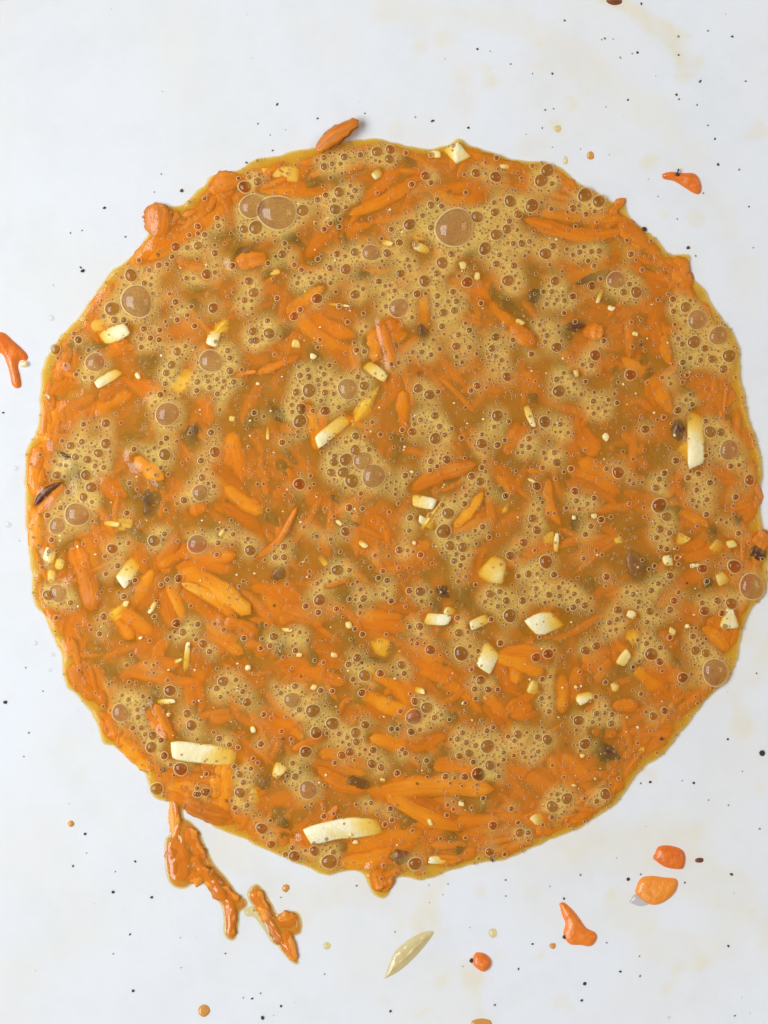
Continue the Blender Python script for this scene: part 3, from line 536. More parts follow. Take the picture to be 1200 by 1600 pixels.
froth = np.zeros((GH, GW)); drape = np.zeros((GH, GW)); keep = np.ones((GH, GW))
for x, y, r in BUB:
    s = window([(x, y)], 75); d = np.maximum(np.hypot(gx[s] - x, gy[s] - y) - r, 0)
    froth[s] += np.exp(-(d / 14.0) ** 2) * (0.42 + 0.025 * r)
for kk, pts, w, dp, fl in ITEMS:
    s = window(pts, w); d = seg_dist(gx[s], gy[s], pts) / (w / 2)
    if kk in 'cw' and dp < .2:
        k = 1 - np.clip((1.35 - d) / .5, 0, 1) * (0.92 if dp < .08 else .6)
        keep[s] = np.minimum(keep[s], k)
    if dp < .12:
        drape[s] = np.maximum(drape[s], np.clip(1.5 - d, 0, 1) * min(w * K * .22, .0006) * (1 - max(dp, 0) / .12 * .5))
froth = np.clip(froth - .12, .10, 1) * keep
def field(F, px, py):
    u = np.clip((np.asarray(px) - GX0) / G, 0, GW - 1.01); v = np.clip((np.asarray(py) - GY0) / G, 0, GH - 1.01)
    i = u.astype(int); j = v.astype(int); fu = u - i; fv = v - j
    return (F[j, i] * (1 - fu) * (1 - fv) + F[j, i + 1] * fu * (1 - fv) + F[j + 1, i] * (1 - fu) * fv + F[j + 1, i + 1] * fu * fv)
def smooth(F, n=2):
    for _ in range(n):
        P = np.pad(F, 1, 'edge'); F = (P[:-2, 1:-1] + P[2:, 1:-1] + P[1:-1, :-2] + P[1:-1, 2:] + 2 * P[1:-1, 1:-1]) / 6
    return F
drape = smooth(drape, 4); froth = smooth(froth, 2)

# ------------------------------------------------------------------ labels that single out
LM = [("twin large bubbles at the upper left", 415, 330), ("biggest bubble near the top", 707, 357), ("large bubble inside the left rim", 215, 472),
 ("triangular cream piece on the top edge", 714, 236), ("carrot tip poking over the top edge", 530, 210), ("wide cream wedge at the top left", 437, 270),
 ("cream rod beside the left edge", 180, 525), ("cream sliver below the left-edge rod", 168, 590), ("grey bubble left of centre", 262, 648), ("grey bubble under the upright cream rod", 330, 565),
 ("upright cream rod at the left", 333, 528), ("curved brown strip at the left edge", 112, 735), ("large bubble right of the left edge", 122, 803), ("dark brown lump left of centre", 298, 683),
 ("big bubble over the centre rod", 543, 608), ("diagonal cream rod at the centre", 520, 672), ("cluster of big bubbles at the centre", 560, 735), ("bright carrot shred right of centre", 693, 742),
 ("short cream wedge right of centre", 662, 785), ("pointed cream flake above centre", 588, 578), ("ringed bubble above centre", 623, 481), ("round dark brown spot at the upper right", 835, 462),
 ("wide bubble at the upper right", 962, 438), ("bright carrot tip at the upper right", 817, 523), ("long upright cream rod at the right", 1086, 688), ("big bubble beside the right rod", 1138, 703),
 ("pale bubbles on the right edge", 1122, 525), ("dark lump on the right edge", 1185, 866), ("oval bubble right of centre", 1029, 790), ("large cream block at the right", 850, 973),
 ("yellow cream block below right of centre", 773, 893), ("tall cream block below centre", 762, 1028), ("cream brick below centre", 684, 969), ("reddish brown strip at the right", 990, 888),
 ("bright carrot block by the right edge", 1120, 990), ("pale ring bubble on the right edge", 1117, 1050), ("grey ring bubble below centre", 647, 1119), ("dark brown round spot left of centre", 435, 1008),
 ("long bright carrot bundle at the left", 335, 925), ("cream sliver above the carrot bundle", 200, 890), ("longest lower-left cream rod", 318, 1178), ("bright carrot shred above that rod", 248, 1125),
 ("wide cream strip near the bottom edge", 537, 1298), ("long carrot strip near the bottom", 680, 1235), ("carrot spike on the bottom edge", 595, 1385), ("brown boat-shaped flake at the lower right", 945, 1176),
 ("wide bubble at the lower right", 761, 1165), ("square cream piece by the right edge", 1140, 967), ("twin bubbles near the lower right edge", 872, 1253), ("large bubble by the lower left edge", 189, 1113),
 ("oval bubble below centre", 500, 937), ("thin curled carrot thread at centre", 440, 820), ("pale bubble on the lower left edge", 246, 1233), ("spread of small bubbles at the right", 735, 545)]
DIR = ["right of", "upper right of", "above", "upper left of", "left of", "lower left of", "below", "lower right of"]
used_labels = set(); claimed = set()
def place_label(head, x, y):
    near = sorted(LM, key=lambda m: (m[1] - x) ** 2 + (m[2] - y) ** 2)[:7]
    for nm, mx_, my_ in near:
        d = math.dist((x, y), (mx_, my_))
        if d < 14:
            own = head.split()[-1] in nm or ("cream" in head and "cream" in nm) or ("brown" in head and ("brown" in nm or "dark lump" in nm))
            w = (["that is the"] if own and nm not in claimed else []) + ["touching the"]
        else:
            k = int(round(math.degrees(math.atan2(my_ - y, x - mx_)) / 45)) % 8
            w = [("close " if d < 45 else "" if d < 95 else "well ") + DIR[k] + " the"]
        for q in w:
            s = f"{head} {q} {nm}"
            s = s.replace("above that rod", "above the lower-left rod")
            if s not in used_labels and len(s.split()) <= 16:
                used_labels.add(s)
                if q == 'that is the': claimed.add(nm)
                return s
    for nm, mx_, my_ in near[:3]:
        s = f"{head} {'beside'} the {nm}"
        if s not in used_labels and len(s.split()) <= 16: used_labels.add(s); return s
    return f"{head} scattered through the frothy egg mixture"

# ------------------------------------------------------------------ food pieces in the egg
DZ = 0.0030
def level_at(x, y):
    d = float(dist_edge(np.array([x]), np.array([y]))[0])
    return float(top_z(np.array([x]), np.array([y]), np.array([d]))[0])
TOPS = []
def piece(kk, pts, w, dp, fl):
    L_ = sum(math.dist(pts[i], pts[i + 1]) for i in range(len(pts) - 1))
    wm = w * K
    if kk == 'c': wm *= 1.15; th = min(max(wm * .30, .0004), .0010); boxy, end, mt = rnd.uniform(0, .3), rnd.uniform(2.4, 5), M_carrot
    elif kk == 'w': th = min(max(wm * .45, .0006), .0022); boxy, end, mt = (.88 if L_ * w > 260 else .55), (16.0 if L_ * w > 260 else 4), M_cream; wm *= 1.1 if L_ * w > 260 else .9
    elif kk == 'y': wm *= 1.35; th = .0015; boxy, end, mt = .3, 3.0, M_yellow
    elif kk == 'b': th = min(max(wm * .3, .0003), .0008); boxy, end, mt = .1, 4.5, M_brown; wm *= 1.25
    else: th = .0012; boxy, end, mt = .0, 2.4, M_olive
    P3 = []
    n = len(pts)
    if kk == 'w': dp = dp * .5 if dp > 0 else dp * .6 + .02
    if kk == 'c': dp = dp + .05 if dp > -.03 else max(dp, -.02) if dp > -.3 else dp
    if kk == 'y': dp = min(dp, .12)
    if kk == 'b': dp = max(dp, -.04) * .6
    if kk == 'w':   # rods keep their drawn length
        pass
    tilt = rnd.uniform(-.12, .12) if kk in 'cbo' and dp > -.03 else rnd.uniform(-.02, .02)
    if kk == 'w' and L_ > 14: tilt = rnd.choice([-1, 1]) * rnd.uniform(.03, .13)
    cx0 = sum(p[0] for p in pts) / n; cy0 = sum(p[1] for p in pts) / n
    # round or short bits: extend so that the drawn outline has the drawn width
    for i, (x, y) in enumerate(pts):
        X, Y = at(x, y, 0); lv = level_at(X, Y)
        z = lv - max(dp, -.5) * DZ - th * (.50 if dp > .02 else .30)
        t = (i / (n - 1) - .5) * 2
        z -= abs(tilt) * .008 * (t * np.sign(tilt) * .5 + .5)
        zb = float(zbowl(X, Y)) + th * .42
        z = max(z, zb)
        X, Y = at(x, y, z); P3.append((X, Y, z))
    P3 = np.array(P3)
    ext = w * K * (.30 if kk in 'cbo' else .0)
    if len(P3) >= 2:
        a = P3[0] - P3[1]; a /= np.linalg.norm(a) + 1e-9; P3[0] += a * ext * .6
        b = P3[-1] - P3[-2]; b /= np.linalg.norm(b) + 1e-9; P3[-1] += b * ext * .6
        if kk == 'c' and len(P3) == 2:     # a slight natural bend
            m = P3.mean(0); s = np.array([-b[1], b[0], 0]); P3 = np.array([P3[0], m + s * rnd.uniform(-.06, .06) * L_ * K, P3[1]])
    widths = None
    if kk == 'c':
        q = rnd.random(); widths = [.75 + .3 * rnd.random(), 1, .9 + .25 * rnd.random(), 1, .6 + .4 * rnd.random()]
        if q < .5: widths = widths[::-1]
    if kk == 'b': widths = [.4, .9, 1.1, .8, .5]
    if kk == 'w' and not fl: widths = [rnd.uniform(.8, 1), 1.04, 1.02, rnd.uniform(.75, 1)]
    if fl and kk == 'w': widths = [.35, .7, 1.05, 1.1] if rnd.random() < .5 else [1.1, 1.0, .6, .3]
    if kk == 'w' and fl and py_top(pts): widths = [.3, 1.25, .3]
    TOPS.append((pts, w, P3.copy(), th, dp, kk))
    sl = (rnd.uniform(-.4, .4), rnd.uniform(-.4, .4)) if kk == 'w' and L_ > w * .8 else (rnd.uniform(-.3, .3), rnd.uniform(-.3, .3)) if kk in 'wy' else None
    V, F = strip_geo(P3, wm, th, slant=sl, boxy=boxy, end=end, wob=.17 if kk == 'c' else .04 if kk == 'w' else .34, widths=widths, rings=15 if kk == 'c' else 11)
    return V, F, mt, L_, GRAIN
def py_top(pts): return pts[0][1] < 240 + 5 and pts[0][0] > 650

KN = dict(c=("carrot_shred", "carrot shred", "carrot shreds in the egg mixture"), w=("cream_shred", "cream shred", "cream shreds in the egg mixture"),
          y=("yellow_piece", "yellow piece", "yellow pieces under the froth"), b=("brown_flake", "brown flake", "brown flakes in the egg mixture"), o=("olive_flake", "olive flake", "olive flakes sunk in the egg mixture"))
order = sorted(ITEMS, key=lambda q: -(q[2] * (10 + sum(math.dist(q[1][i], q[1][i + 1]) for i in range(len(q[1]) - 1)))))
count = {}
rest_V, rest_F, rest_n, rest_G = [], [], 0, []
for kk, pts, w, dp, fl in order:
    V, F, mt, L_, gr_ = piece(kk, pts, w, dp, fl)
    count[kk] = count.get(kk, 0) + 1
    if kk == 'c' and count[kk] > 300:
        rest_V.append(V); rest_G.append(gr_); rest_F += [tuple(a + rest_n for a in f) for f in F]; rest_n += len(V); continue
    c = V.mean(0); name, cat, grp = KN[kk]
    o = link(name, mesh_from(name, V - c, F, mt, grain=gr_ if kk == 'c' else None), c)
    if kk == 'w' and w >= 8:
        o.data.polygons.foreach_set('use_smooth', [True] * len(o.data.polygons))
    mid = pts[len(pts) // 2] if len(pts) > 2 else ((pts[0][0] + pts[-1][0]) / 2, (pts[0][1] + pts[-1][1]) / 2)
    size = "long" if L_ > 75 else "short" if L_ < 38 else "medium-length"
    if kk == 'w': size = "long" if L_ > 45 else "tiny" if L_ < 12 and w < 12 else "short"
    if kk in 'bo': size = "long" if L_ > 30 else "tiny" if w < 7 else "small"
    stt = ("bright" if kk == "c" else "exposed") if dp < -.03 else "wet" if dp < .09 else "veiled" if dp < .28 else "sunken"
    colr = dict(c="orange carrot shred", w="cream shred", y="yellow piece", b="dark brown flake", o="olive brown flake")[kk]
    tag(o, place_label(f"{size} {stt} {colr}", *mid), cat, grp)
# deep carrot pulp seen dimly between the shreds
for _ in range(1150):
    a = rnd.uniform(0, 2 * math.pi); r = 568 * math.sqrt(rnd.random()); x = 618 + r * math.cos(a); y = 795 + r * math.sin(a)
    L_ = rnd.uniform(35, 100); an = a + math.pi / 2 + rnd.gauss(0, .9); w = rnd.uniform(8, 17) * K
    X, Y = at(x, y); zz = max(float(zbowl(X, Y)) + .0004, LEV - rnd.uniform(.0009, .0026))
    dx, dy = math.cos(an) * L_ / 2 * K, -math.sin(an) * L_ / 2 * K
    if level_at(X, Y) - zz < .0006: continue
    e0 = at(*pull_in(x - math.cos(an) * L_ / 2, y - math.sin(an) * L_ / 2, 14)); e1 = at(*pull_in(x + math.cos(an) * L_ / 2, y + math.sin(an) * L_ / 2, 14))
    X, Y = at(*pull_in(x, y, 14))
    P = [(*e0, max(zz, float(zbowl(*e0)) + .0002)), (X + rnd.gauss(0, .0006), Y + rnd.gauss(0, .0006), zz), (*e1, max(zz, float(zbowl(*e1)) + .0002))]
    V, F = strip_geo(P, w, .0007, rings=8, segs=7, end=4, wob=.2)
    rest_V.append(V); rest_G.append(GRAIN); rest_F += [tuple(q + rest_n for q in f) for f in F]; rest_n += len(V)
for _ in range(230):                       # more of it packed along the rim
    k = rnd.randrange(len(OL)); ex, ey = OL[k]; dx, dy = 618 - ex, 790 - ey; q = math.hypot(dx, dy); ins_ = rnd.uniform(13, 46)
    x, y = ex + dx / q * ins_, ey + dy / q * ins_
    tx, ty = OL[(k + 12) % len(OL)] - OL[k - 12]; tq = math.hypot(tx, ty); an = math.atan2(ty, tx) + rnd.gauss(0, .25); L_ = rnd.uniform(22, 60); w = rnd.uniform(8, 15) * K
    X, Y = at(x, y); lv = level_at(X, Y); zb = float(zbowl(X, Y)) + .0003
    zz = max(zb, lv - rnd.uniform(.0005, .0014))
    if lv - zz < .00035: continue
    vx, vy = math.cos(an) * L_ / 2 * K, -math.sin(an) * L_ / 2 * K; cv = .0006
    ends2 = []
    for sg in (-1, 1):
        qx, qy = pull_in(x + sg * math.cos(an) * L_ / 2, y + sg * math.sin(an) * L_ / 2, 12)
        ends2.append(at(qx, qy))
    mX, mY = at(*pull_in(x, y, 10))
    if max(float(zbowl(*e)) for e in ends2) > zz: zz = max(float(zbowl(*e)) for e in ends2) + .0001
    if lv - zz < .0002: continue
    V, F = strip_geo([(*ends2[0], zz), (mX, mY, zz), (*ends2[1], zz)], w, .0005, rings=8, segs=7, end=4, wob=.2)
    rest_V.append(V); rest_G.append(GRAIN); rest_F += [tuple(q_ + rest_n for q_ in f) for f in F]; rest_n += len(V)
o = link("carrot_pulp", mesh_from("carrot_pulp", np.vstack(rest_V), rest_F, M_carrot, grain=np.vstack(rest_G)))
tag(o, "mass of fine carrot shreds lying deep under the beaten egg", "carrot pulp", kind="stuff")

hv, hf, hn = [], [], 0
for _ in range(230):
    a = rnd.uniform(0, 2 * math.pi); r = 530 * math.sqrt(rnd.random()); x = 618 + r * math.cos(a); y = 795 + r * math.sin(a)
    L_ = rnd.uniform(14, 48); an = rnd.uniform(0, 3.14); w = rnd.uniform(6, 18) * K
    X, Y = at(x, y); lv = level_at(X, Y); zz = max(float(zbowl(X, Y)) + .0005, lv - rnd.uniform(.0006, .0016))
    if lv - zz < .0005: continue
    dx, dy = math.cos(an) * L_ / 2 * K, -math.sin(an) * L_ / 2 * K
    V, F = strip_geo([(X - dx, Y - dy, zz), (X + rnd.gauss(0, .0012), Y + rnd.gauss(0, .0012), zz), (X + dx, Y + dy, zz - .0003)], w, .0006, rings=8, segs=7, wob=.25)
    hv.append(V); hf += [tuple(q + hn for q in f) for f in F]; hn += len(V)
o = link("brown_sediment", mesh_from("brown_sediment", np.vstack(hv), hf, M_olive))
tag(o, "mass of olive brown scraps suspended dimly below the egg surface", "brown scraps", kind="stuff")

# ------------------------------------------------------------------ the liquid drapes over shallow pieces
BIG = -1.0
ptop = np.full((GH, GW), BIG)
for pts, w, P3, th, dp, kq in TOPS:
    if dp < -.3: continue
    q = [((p[0]) / K * H / (H - p[2]) + 600, 800 - p[1] / K * H / (H - p[2])) for p in P3]
    s_ = window(q, w * .8); d = seg_dist(gx[s_], gy[s_], q) / (w * .58)
    zc = float(np.mean(P3[:, 2]))
    h = np.where(d < 1.25, zc + th / 2 * np.sqrt(np.clip(1 - (d / 1.3) ** 2, 0, 1)) + (.00006 if kq in 'wb' else .00026), BIG)
    ptop[s_] = np.maximum(ptop[s_], h)
gX = (gx - 600) * K; gY = (800 - gy) * K
gd = dist_edge(gX, gY).reshape(gX.shape)
g0 = top_z(gX, gY, gd)
drape = smooth(np.clip(ptop - g0, 0, .0016), 3)
def surface_lift(X, Y, Z, px, py, d):
    return Z + field(drape, px, py) * (1 - np.exp(-np.maximum(d - .0002, 0) / .0013))
def build_liquid():
    n = len(OLW); M = 190
    s = 1 - (1 - np.linspace(0, 1, M)) ** 1.0
    s = np.concatenate([np.linspace(0.01, .93, 150), .93 + .07 * (1 - (1 - np.linspace(0.02, 1, 40)) ** 1.8)])
    M = len(s)
    X = cW[0] + np.outer(s, OLW[:, 0] - cW[0]); Y = cW[1] + np.outer(s, OLW[:, 1] - cW[1])
    # keep the centre round: only the outer part follows the outline
    d = dist_edge(X, Y).reshape(X.shape); d[-1] = 0
    Z = top_z(X, Y, d)
    px = X / K + 600; py = 800 - Y / K
    inner = np.clip(d / .0015, 0, 1)
    Z = surface_lift(X, Y, Z, px, py, d)
    Z = Z + inner * 0.00006 * (np.sin(px * .11 + np.sin(py * .07) * 2) + np.sin(py * .13 + np.cos(px * .05) * 2))
    F_ = field(froth, px, py) * np.clip((d - .0006) / .002, 0, 1)
    Zb = np.minimum(zbowl(X, Y) + 0.00004, Z - 0.00002); Zb[-1] = Z[-1] = zbowl(X[-1], Y[-1]) + 0.00006
    top = np.stack([X, Y, Z], -1).reshape(-1, 3); bot = np.stack([X[:-1], Y[:-1], Zb[:-1]], -1).reshape(-1, 3)
    V = np.vstack([top, bot, [[cW[0], cW[1], Z[0].mean()], [cW[0], cW[1], Zb[0].mean()]]])
    i = np.arange(M - 1)[:, None] * n; k = np.arange(n)[None, :]; k2 = (k + 1) % n
    Ft = np.stack([i + k2, i + n + k2, i + n + k, i + k], -1).reshape(-1, 4)
    Fb = Ft.copy(); nt_ = M * n
    rb = np.where(Fb >= (M - 1) * n, Fb, Fb + nt_)          # last ring shared
    Fb = rb[:, ::-1]
    c0, c1 = len(V) - 2, len(V) - 1
    tri = [(c0, int(a), int((a + 1) % n))[::-1] for a in range(n)] + [(c1, int(nt_ + a), int(nt_ + (a + 1) % n)) for a in range(n)]
    # outline runs counter-clockwise or clockwise: recalculated below
    me = mesh_from("egg_mixture", V, Ft.tolist() + Fb.tolist() + tri, M_egg)
    import bmesh
    bm = bmesh.new(); bm.from_mesh(me); bmesh.ops.recalc_face_normals(bm, faces=bm.faces); bm.to_mesh(me); bm.free()
    fa = np.zeros(len(V), np.float32); fa[:M * n] = F_.ravel()
    A = me.attributes.new('froth', 'FLOAT', 'POINT'); A.data.foreach_set('value', fa)
    o = link("egg_mixture", me)
    tag(o, "round pool of frothy amber beaten egg lying in the white bowl", "egg mixture")
build_liquid()

# ------------------------------------------------------------------ bubbles
def bubble_geo(seg, tube, ts, ds, dome_h, squash=1.0, seed=0):
    """unit bubble: pale ring of radius 1 with a thin film dome; returns V, F, material index"""
    a = np.arange(seg) * 2 * math.pi / seg
    rr = np.random.default_rng(seed); ra = 1 + .05 * np.sin(a * 2 + rr.uniform(0, 6)) * squash + .03 * np.sin(a * 3 + rr.uniform(0, 6)) * squash
    V, F, mi = [], [], []
    for k in range(ts):
        b = k * 2 * math.pi / ts
        R = 1 + tube * math.cos(b); z = tube * .8 * math.sin(b)
        V += [(R * ra[i] * math.cos(a[i]), R * ra[i] * math.sin(a[i]), z) for i in range(seg)]
    for k in range(ts):
        for i in range(seg):
            i2 = (i + 1) % seg; k2 = (k + 1) % ts
            F.append((k * seg + i, k * seg + i2, k2 * seg + i2, k2 * seg + i)); mi.append(1)
    base = len(V)
    for j in range(ds):
        ph = j / ds * math.pi / 2; R = math.cos(ph) * (1 - tube * .2); z = dome_h * math.sin(ph)
        V += [(R * ra[i] * math.cos(a[i]), R * ra[i] * math.sin(a[i]), z) for i in range(seg)]
    V.append((0, 0, dome_h)); c = len(V) - 1
    for j in range(ds - 1):
        for i in range(seg):
            i2 = (i + 1) % seg
            F.append((base + j * seg + i, base + j * seg + i2, base + (j + 1) * seg + i2, base + (j + 1) * seg + i)); mi.append(0)
    for i in range(seg):
        F.append((base + (ds - 1) * seg + i, base + (ds - 1) * seg + (i + 1) % seg, c)); mi.append(0)
    return np.array(V), F, mi
protos = {}
for cls, (seg, tube, ts, ds, dh) in dict(big=(40, .07, 6, 8, .62), mid=(28, .11, 6, 6, .60), small=(18, .17, 5, 4, .55)).items():
    protos[cls] = []
    for v in range(3):
        V, F, mi = bubble_geo(seg, tube, ts, ds, dh, 1.0, seed=v * 7 + len(cls))
        protos[cls].append(mesh_from("bubble", V, F, [M_bigfilm if cls == "big" else M_film, M_rim], midx=mi))
def surf(x, y):
    X, Y = at(x, y); d = float(dist_edge(np.array([X]), np.array([Y]))[0])
    z = float(top_z(np.array([X]), np.array([Y]), np.array([d]))[0]) + float(field(drape, x, y)) * (1 - math.exp(-max(d - .0002, 0) / .0013))
    return X, Y, z
BUB.sort(key=lambda b: -b[2])
small_list = []
from bisect import bisect
for i, (x, y, r) in enumerate(BUB):
    if i >= 300: small_list.append((x, y, r * 1.0)); continue
    cls = 'big' if r > 12 else 'mid' if r > 6.3 else 'small'
    X, Y, z = surf(x, y)
    o = link("bubble", protos[cls][rnd.randrange(3)], (X, Y, z + .00004))
    o.scale = (r * K * rnd.uniform(.96, 1.04), r * K * rnd.uniform(.96, 1.04), r * K * (.8 if r > 12 else .9)); o.rotation_euler.z = rnd.uniform(0, 6.28)
    sw = "large glassy" if r > 14 else "fairly big" if r > 9.4 else "middle-sized" if r > 7 else "small" if r > 5.5 else "little"
    tag(o, place_label(f"{sw} bubble", x, y), "bubble", "bubbles on the froth")

# fine froth: thousands of little bubbles packed round the large ones
cell = 8.0; hashg = {}
def add_hash(x, y, r): hashg.setdefault((int(x // cell), int(y // cell)), []).append((x, y, r))
for b in BUB: 
    for dx in range(-int(b[2] // cell) - 1, int(b[2] // cell) + 2):
        for dy in range(-int(b[2] // cell) - 1, int(b[2] // cell) + 2):
            hashg.setdefault((int(b[0] // cell) + dx, int(b[1] // cell) + dy), []).append(b)
def free(x, y, r):
    cx_, cy_ = int(x // cell), int(y // cell)
    for dx in (-1, 0, 1):
        for dy in (-1, 0, 1):
            for a, b, c in hashg.get((cx_ + dx, cy_ + dy), ()):
                if (x - a) ** 2 + (y - b) ** 2 < (r + c + .35) ** 2: return False
    return True
poly = OLW
radii_levels = [(5.0, 500), (4.0, 2200), (3.0, 6500), (2.2, 12000), (1.7, 22000), (1.3, 30000)]
fr_b = list(small_list)
for R_, tries in radii_levels:
    xs = rng.uniform(30, 1200, tries); ys = rng.uniform(210, 1400, tries); pr = rng.uniform(0, 1, tries); fv = field(froth, xs, ys) * .9 + .05
    rs = R_ * rng.uniform(.78, 1.1, tries)
    for x, y, p_, f_, r in zip(xs, ys, pr, fv, rs):
        if p_ > f_ * (1.0 if R_ < 3 else .6): continue
        if math.hypot(x - 618, y - 790) > 590: continue
        if free(x, y, r): add_hash(x, y, r); fr_b.append((x, y, r))
fb = np.array(fr_b)
XX = (fb[:, 0] - 600) * K; YY = (800 - fb[:, 1]) * K
dd = dist_edge(XX, YY)
ang_in = []
th_o = np.arctan2(OLW[:, 1] - cW[1], OLW[:, 0] - cW[0]); ro = np.hypot(OLW[:, 0] - cW[0], OLW[:, 1] - cW[1]); srt = np.argsort(th_o)
rin = np.interp(np.arctan2(YY - cW[1], XX - cW[0]), th_o[srt], ro[srt], period=2 * math.pi)
ok = (np.hypot(XX - cW[0], YY - cW[1]) < rin) & (dd > fb[:, 2] * K * 1.1)
fb, XX, YY, dd = fb[ok], XX[ok], YY[ok], dd[ok]
ZZ = top_z(XX, YY, dd) + field(drape, fb[:, 0], fb[:, 1]) * (1 - np.exp(-np.maximum(dd - .0002, 0) / .0013)) + .00003
print("froth bubbles", len(fb), "individual", min(300, len(BUB)), "counts", count)
Vs, Fs, Ms = [], [], []
off = 0
tpl = {c: bubble_geo(sg, tb, ts, ds, .5, 1.0, seed=3) for c, (sg, tb, ts, ds) in dict(a=(12, .20, 4, 2), b=(8, .26, 3, 2)).items()}
for c, sel in (('a', fb[:, 2] > 2.3), ('b', fb[:, 2] <= 2.3)):
    V, F, mi = tpl[c]; n = int(sel.sum()); r = fb[sel, 2] * K
    Q = V[None] * r[:, None, None] + np.stack([XX[sel], YY[sel], ZZ[sel]], 1)[:, None, :]
    Vs.append(Q.reshape(-1, 3))
    F4 = np.array([f if len(f) == 4 else (f[0], f[1], f[2], f[2]) for f in F])
    ar = (F4[None] + (np.arange(n) * len(V))[:, None, None] + off).reshape(-1, 4); off += n * len(V)
    Fs.append(ar); Ms.append(np.tile(mi, n))
Vs = np.vstack(Vs); Fs = np.vstack(Fs); Ms = np.concatenate(Ms)
F_list = [tuple(f) if f[2] != f[3] else tuple(f[:3]) for f in Fs.tolist()]
o = link("fine_froth", mesh_from("fine_froth", Vs, F_list, [M_film, M_rim], midx=Ms))
tag(o, "fine froth of tiny bubbles spread over the beaten egg", "froth", kind="stuff")

# ------------------------------------------------------------------ things lying on the bare bowl
def bowl_strip(name, pts, w, th, mt, boxy=0, widths=None, lift=.35, parent=None, wob=.14, end=2.6, rings=16, segs=10):
    P = []
    for (x, y) in pts:
        X, Y, z = on_bowl(x, y, th * lift); P.append((X, Y, z))
    V, F = strip_geo(np.array(P), w * K, th, boxy=boxy, end=end, rings=rings, segs=segs, wob=wob, widths=widths)
    c = np.array(P).mean(0) if parent is None else np.array(parent.location)
    return link(name, mesh_from(name, V - c, F, mt), (0, 0, 0) if parent else c, parent)
def relief(name, poly, ox, oy, T_, edge, mt, grow=0.0, parent=None, noise=.25, res=1.2, lift=0.0):
    """low mound with the traced outline; its rim sinks into the bowl glaze"""
    P = np.array([(x / 3 + ox, y / 3 + oy) for x, y in poly])
    Q = catmull(np.vstack([P, P[:1]]), len(P) * 5)[:-1]
    x0, y0 = Q.min(0) - 4 - grow; x1, y1 = Q.max(0) + 4 + grow
    X_, Y_ = np.meshgrid(np.arange(x0, x1, res), np.arange(y0, y1, res))
    d = np.full(X_.shape, 1e9); ins = np.zeros(X_.shape, bool)
    for a, b in zip(Q, np.roll(Q, -1, 0)):
        ab = b - a; l2 = ab @ ab + 1e-9
        t = np.clip(((X_ - a[0]) * ab[0] + (Y_ - a[1]) * ab[1]) / l2, 0, 1)
        d = np.minimum(d, np.hypot(X_ - a[0] - t * ab[0], Y_ - a[1] - t * ab[1]))
        c = ((a[1] > Y_) != (b[1] > Y_)) & (X_ < (b[0] - a[0]) * (Y_ - a[1]) / (b[1] - a[1] + 1e-12) + a[0]); ins ^= c
    sd = np.where(ins, d, -d) + grow
    nz = smooth(rng.normal(size=X_.shape), 34); nz = np.clip(nz / (nz.std() + 1e-9), -2, 2) * .4
    h = np.where(sd > 0, T_ * (1 - np.exp(-np.maximum(sd, 0) / edge)) * (1 + noise * .5 * nz), sd * T_ / edge)
    h = np.maximum(h, -T_ * .4)
    wx = np.empty(X_.shape); wy = np.empty(X_.shape); z = np.zeros(X_.shape)
    for _ in range(6):
        f = (H - z) / H; wx = (X_ - 600) * K * f; wy = (800 - Y_) * K * f; z = zbowl(wx, wy)
    z = z + h + lift
    idx = -np.ones(X_.shape, int); kp = sd > -1.6 * res; idx[kp] = np.arange(kp.sum())
    V = np.stack([wx[kp], wy[kp], z[kp]], 1)
    a, b, c, e = idx[:-1, :-1], idx[:-1, 1:], idx[1:, 1:], idx[1:, :-1]
    m = (a >= 0) & (b >= 0) & (c >= 0) & (e >= 0)
    F = np.stack([e[m], c[m], b[m], a[m]], 1)
    c0 = V.mean(0) if parent is None else np.array(parent.location)
    return link(name, mesh_from(name, V - c0, F, mt), (0, 0, 0) if parent is not None else c0, parent)
G1 = "carrot pieces stuck on the bare bowl"
o = relief("carrot_shred", [(1003,365),(1040,355),(1100,360),(1150,362),(1175,385),(1188,430),(1178,460),(1150,455),(1110,430),(1060,400),(1010,388)], 700, 150, .0008, 3, M_wet)
tag(o, "lone carrot shred with pepper stuck on the bowl at the upper right", "carrot shred", G1)
o = relief("carrot_shred", [(-30,55),(20,60),(60,95),(100,130),(130,165),(125,190),(95,190),(85,220),(95,260),(100,310),(75,320),(55,300),(45,250),(30,200),(10,160),(-30,140)], 0, 500, .0009, 4, M_wet)
tag(o, "wet bent carrot shred lying on the bowl at the left frame edge", "carrot shred", G1)
o = relief("cream_crumb", [(95,195),(125,190),(138,205),(130,220),(100,222),(88,208)], 0, 500, .0012, 3, M_cream)
tag(o, "cream crumb beside the wet carrot at the left frame edge", "cream crumb")
o = relief("carrot_chunk", [(670,400),(685,370),(730,362),(790,378),(812,410),(805,465),(780,475),(720,465),(680,440),(660,420)], 800, 1200, .0009, 4, M_wet)
tag(o, "upper rounded carrot chunk on the bowl at the lower right", "carrot chunk", G1)
o = relief("carrot_chunk", [(575,580),(600,520),(650,505),(710,512),(770,520),(775,560),(750,600),(700,635),(650,640),(600,610)], 800, 1200, .0009, 4, M_wet)
tag(o, "lower oval carrot chunk with a pale tail on the bowl", "carrot chunk", G1)
relief("clear_tail", [(550,630),(575,590),(605,605),(645,635),(600,648)], 800, 1200, .0004, 3, M_tail, parent=o)
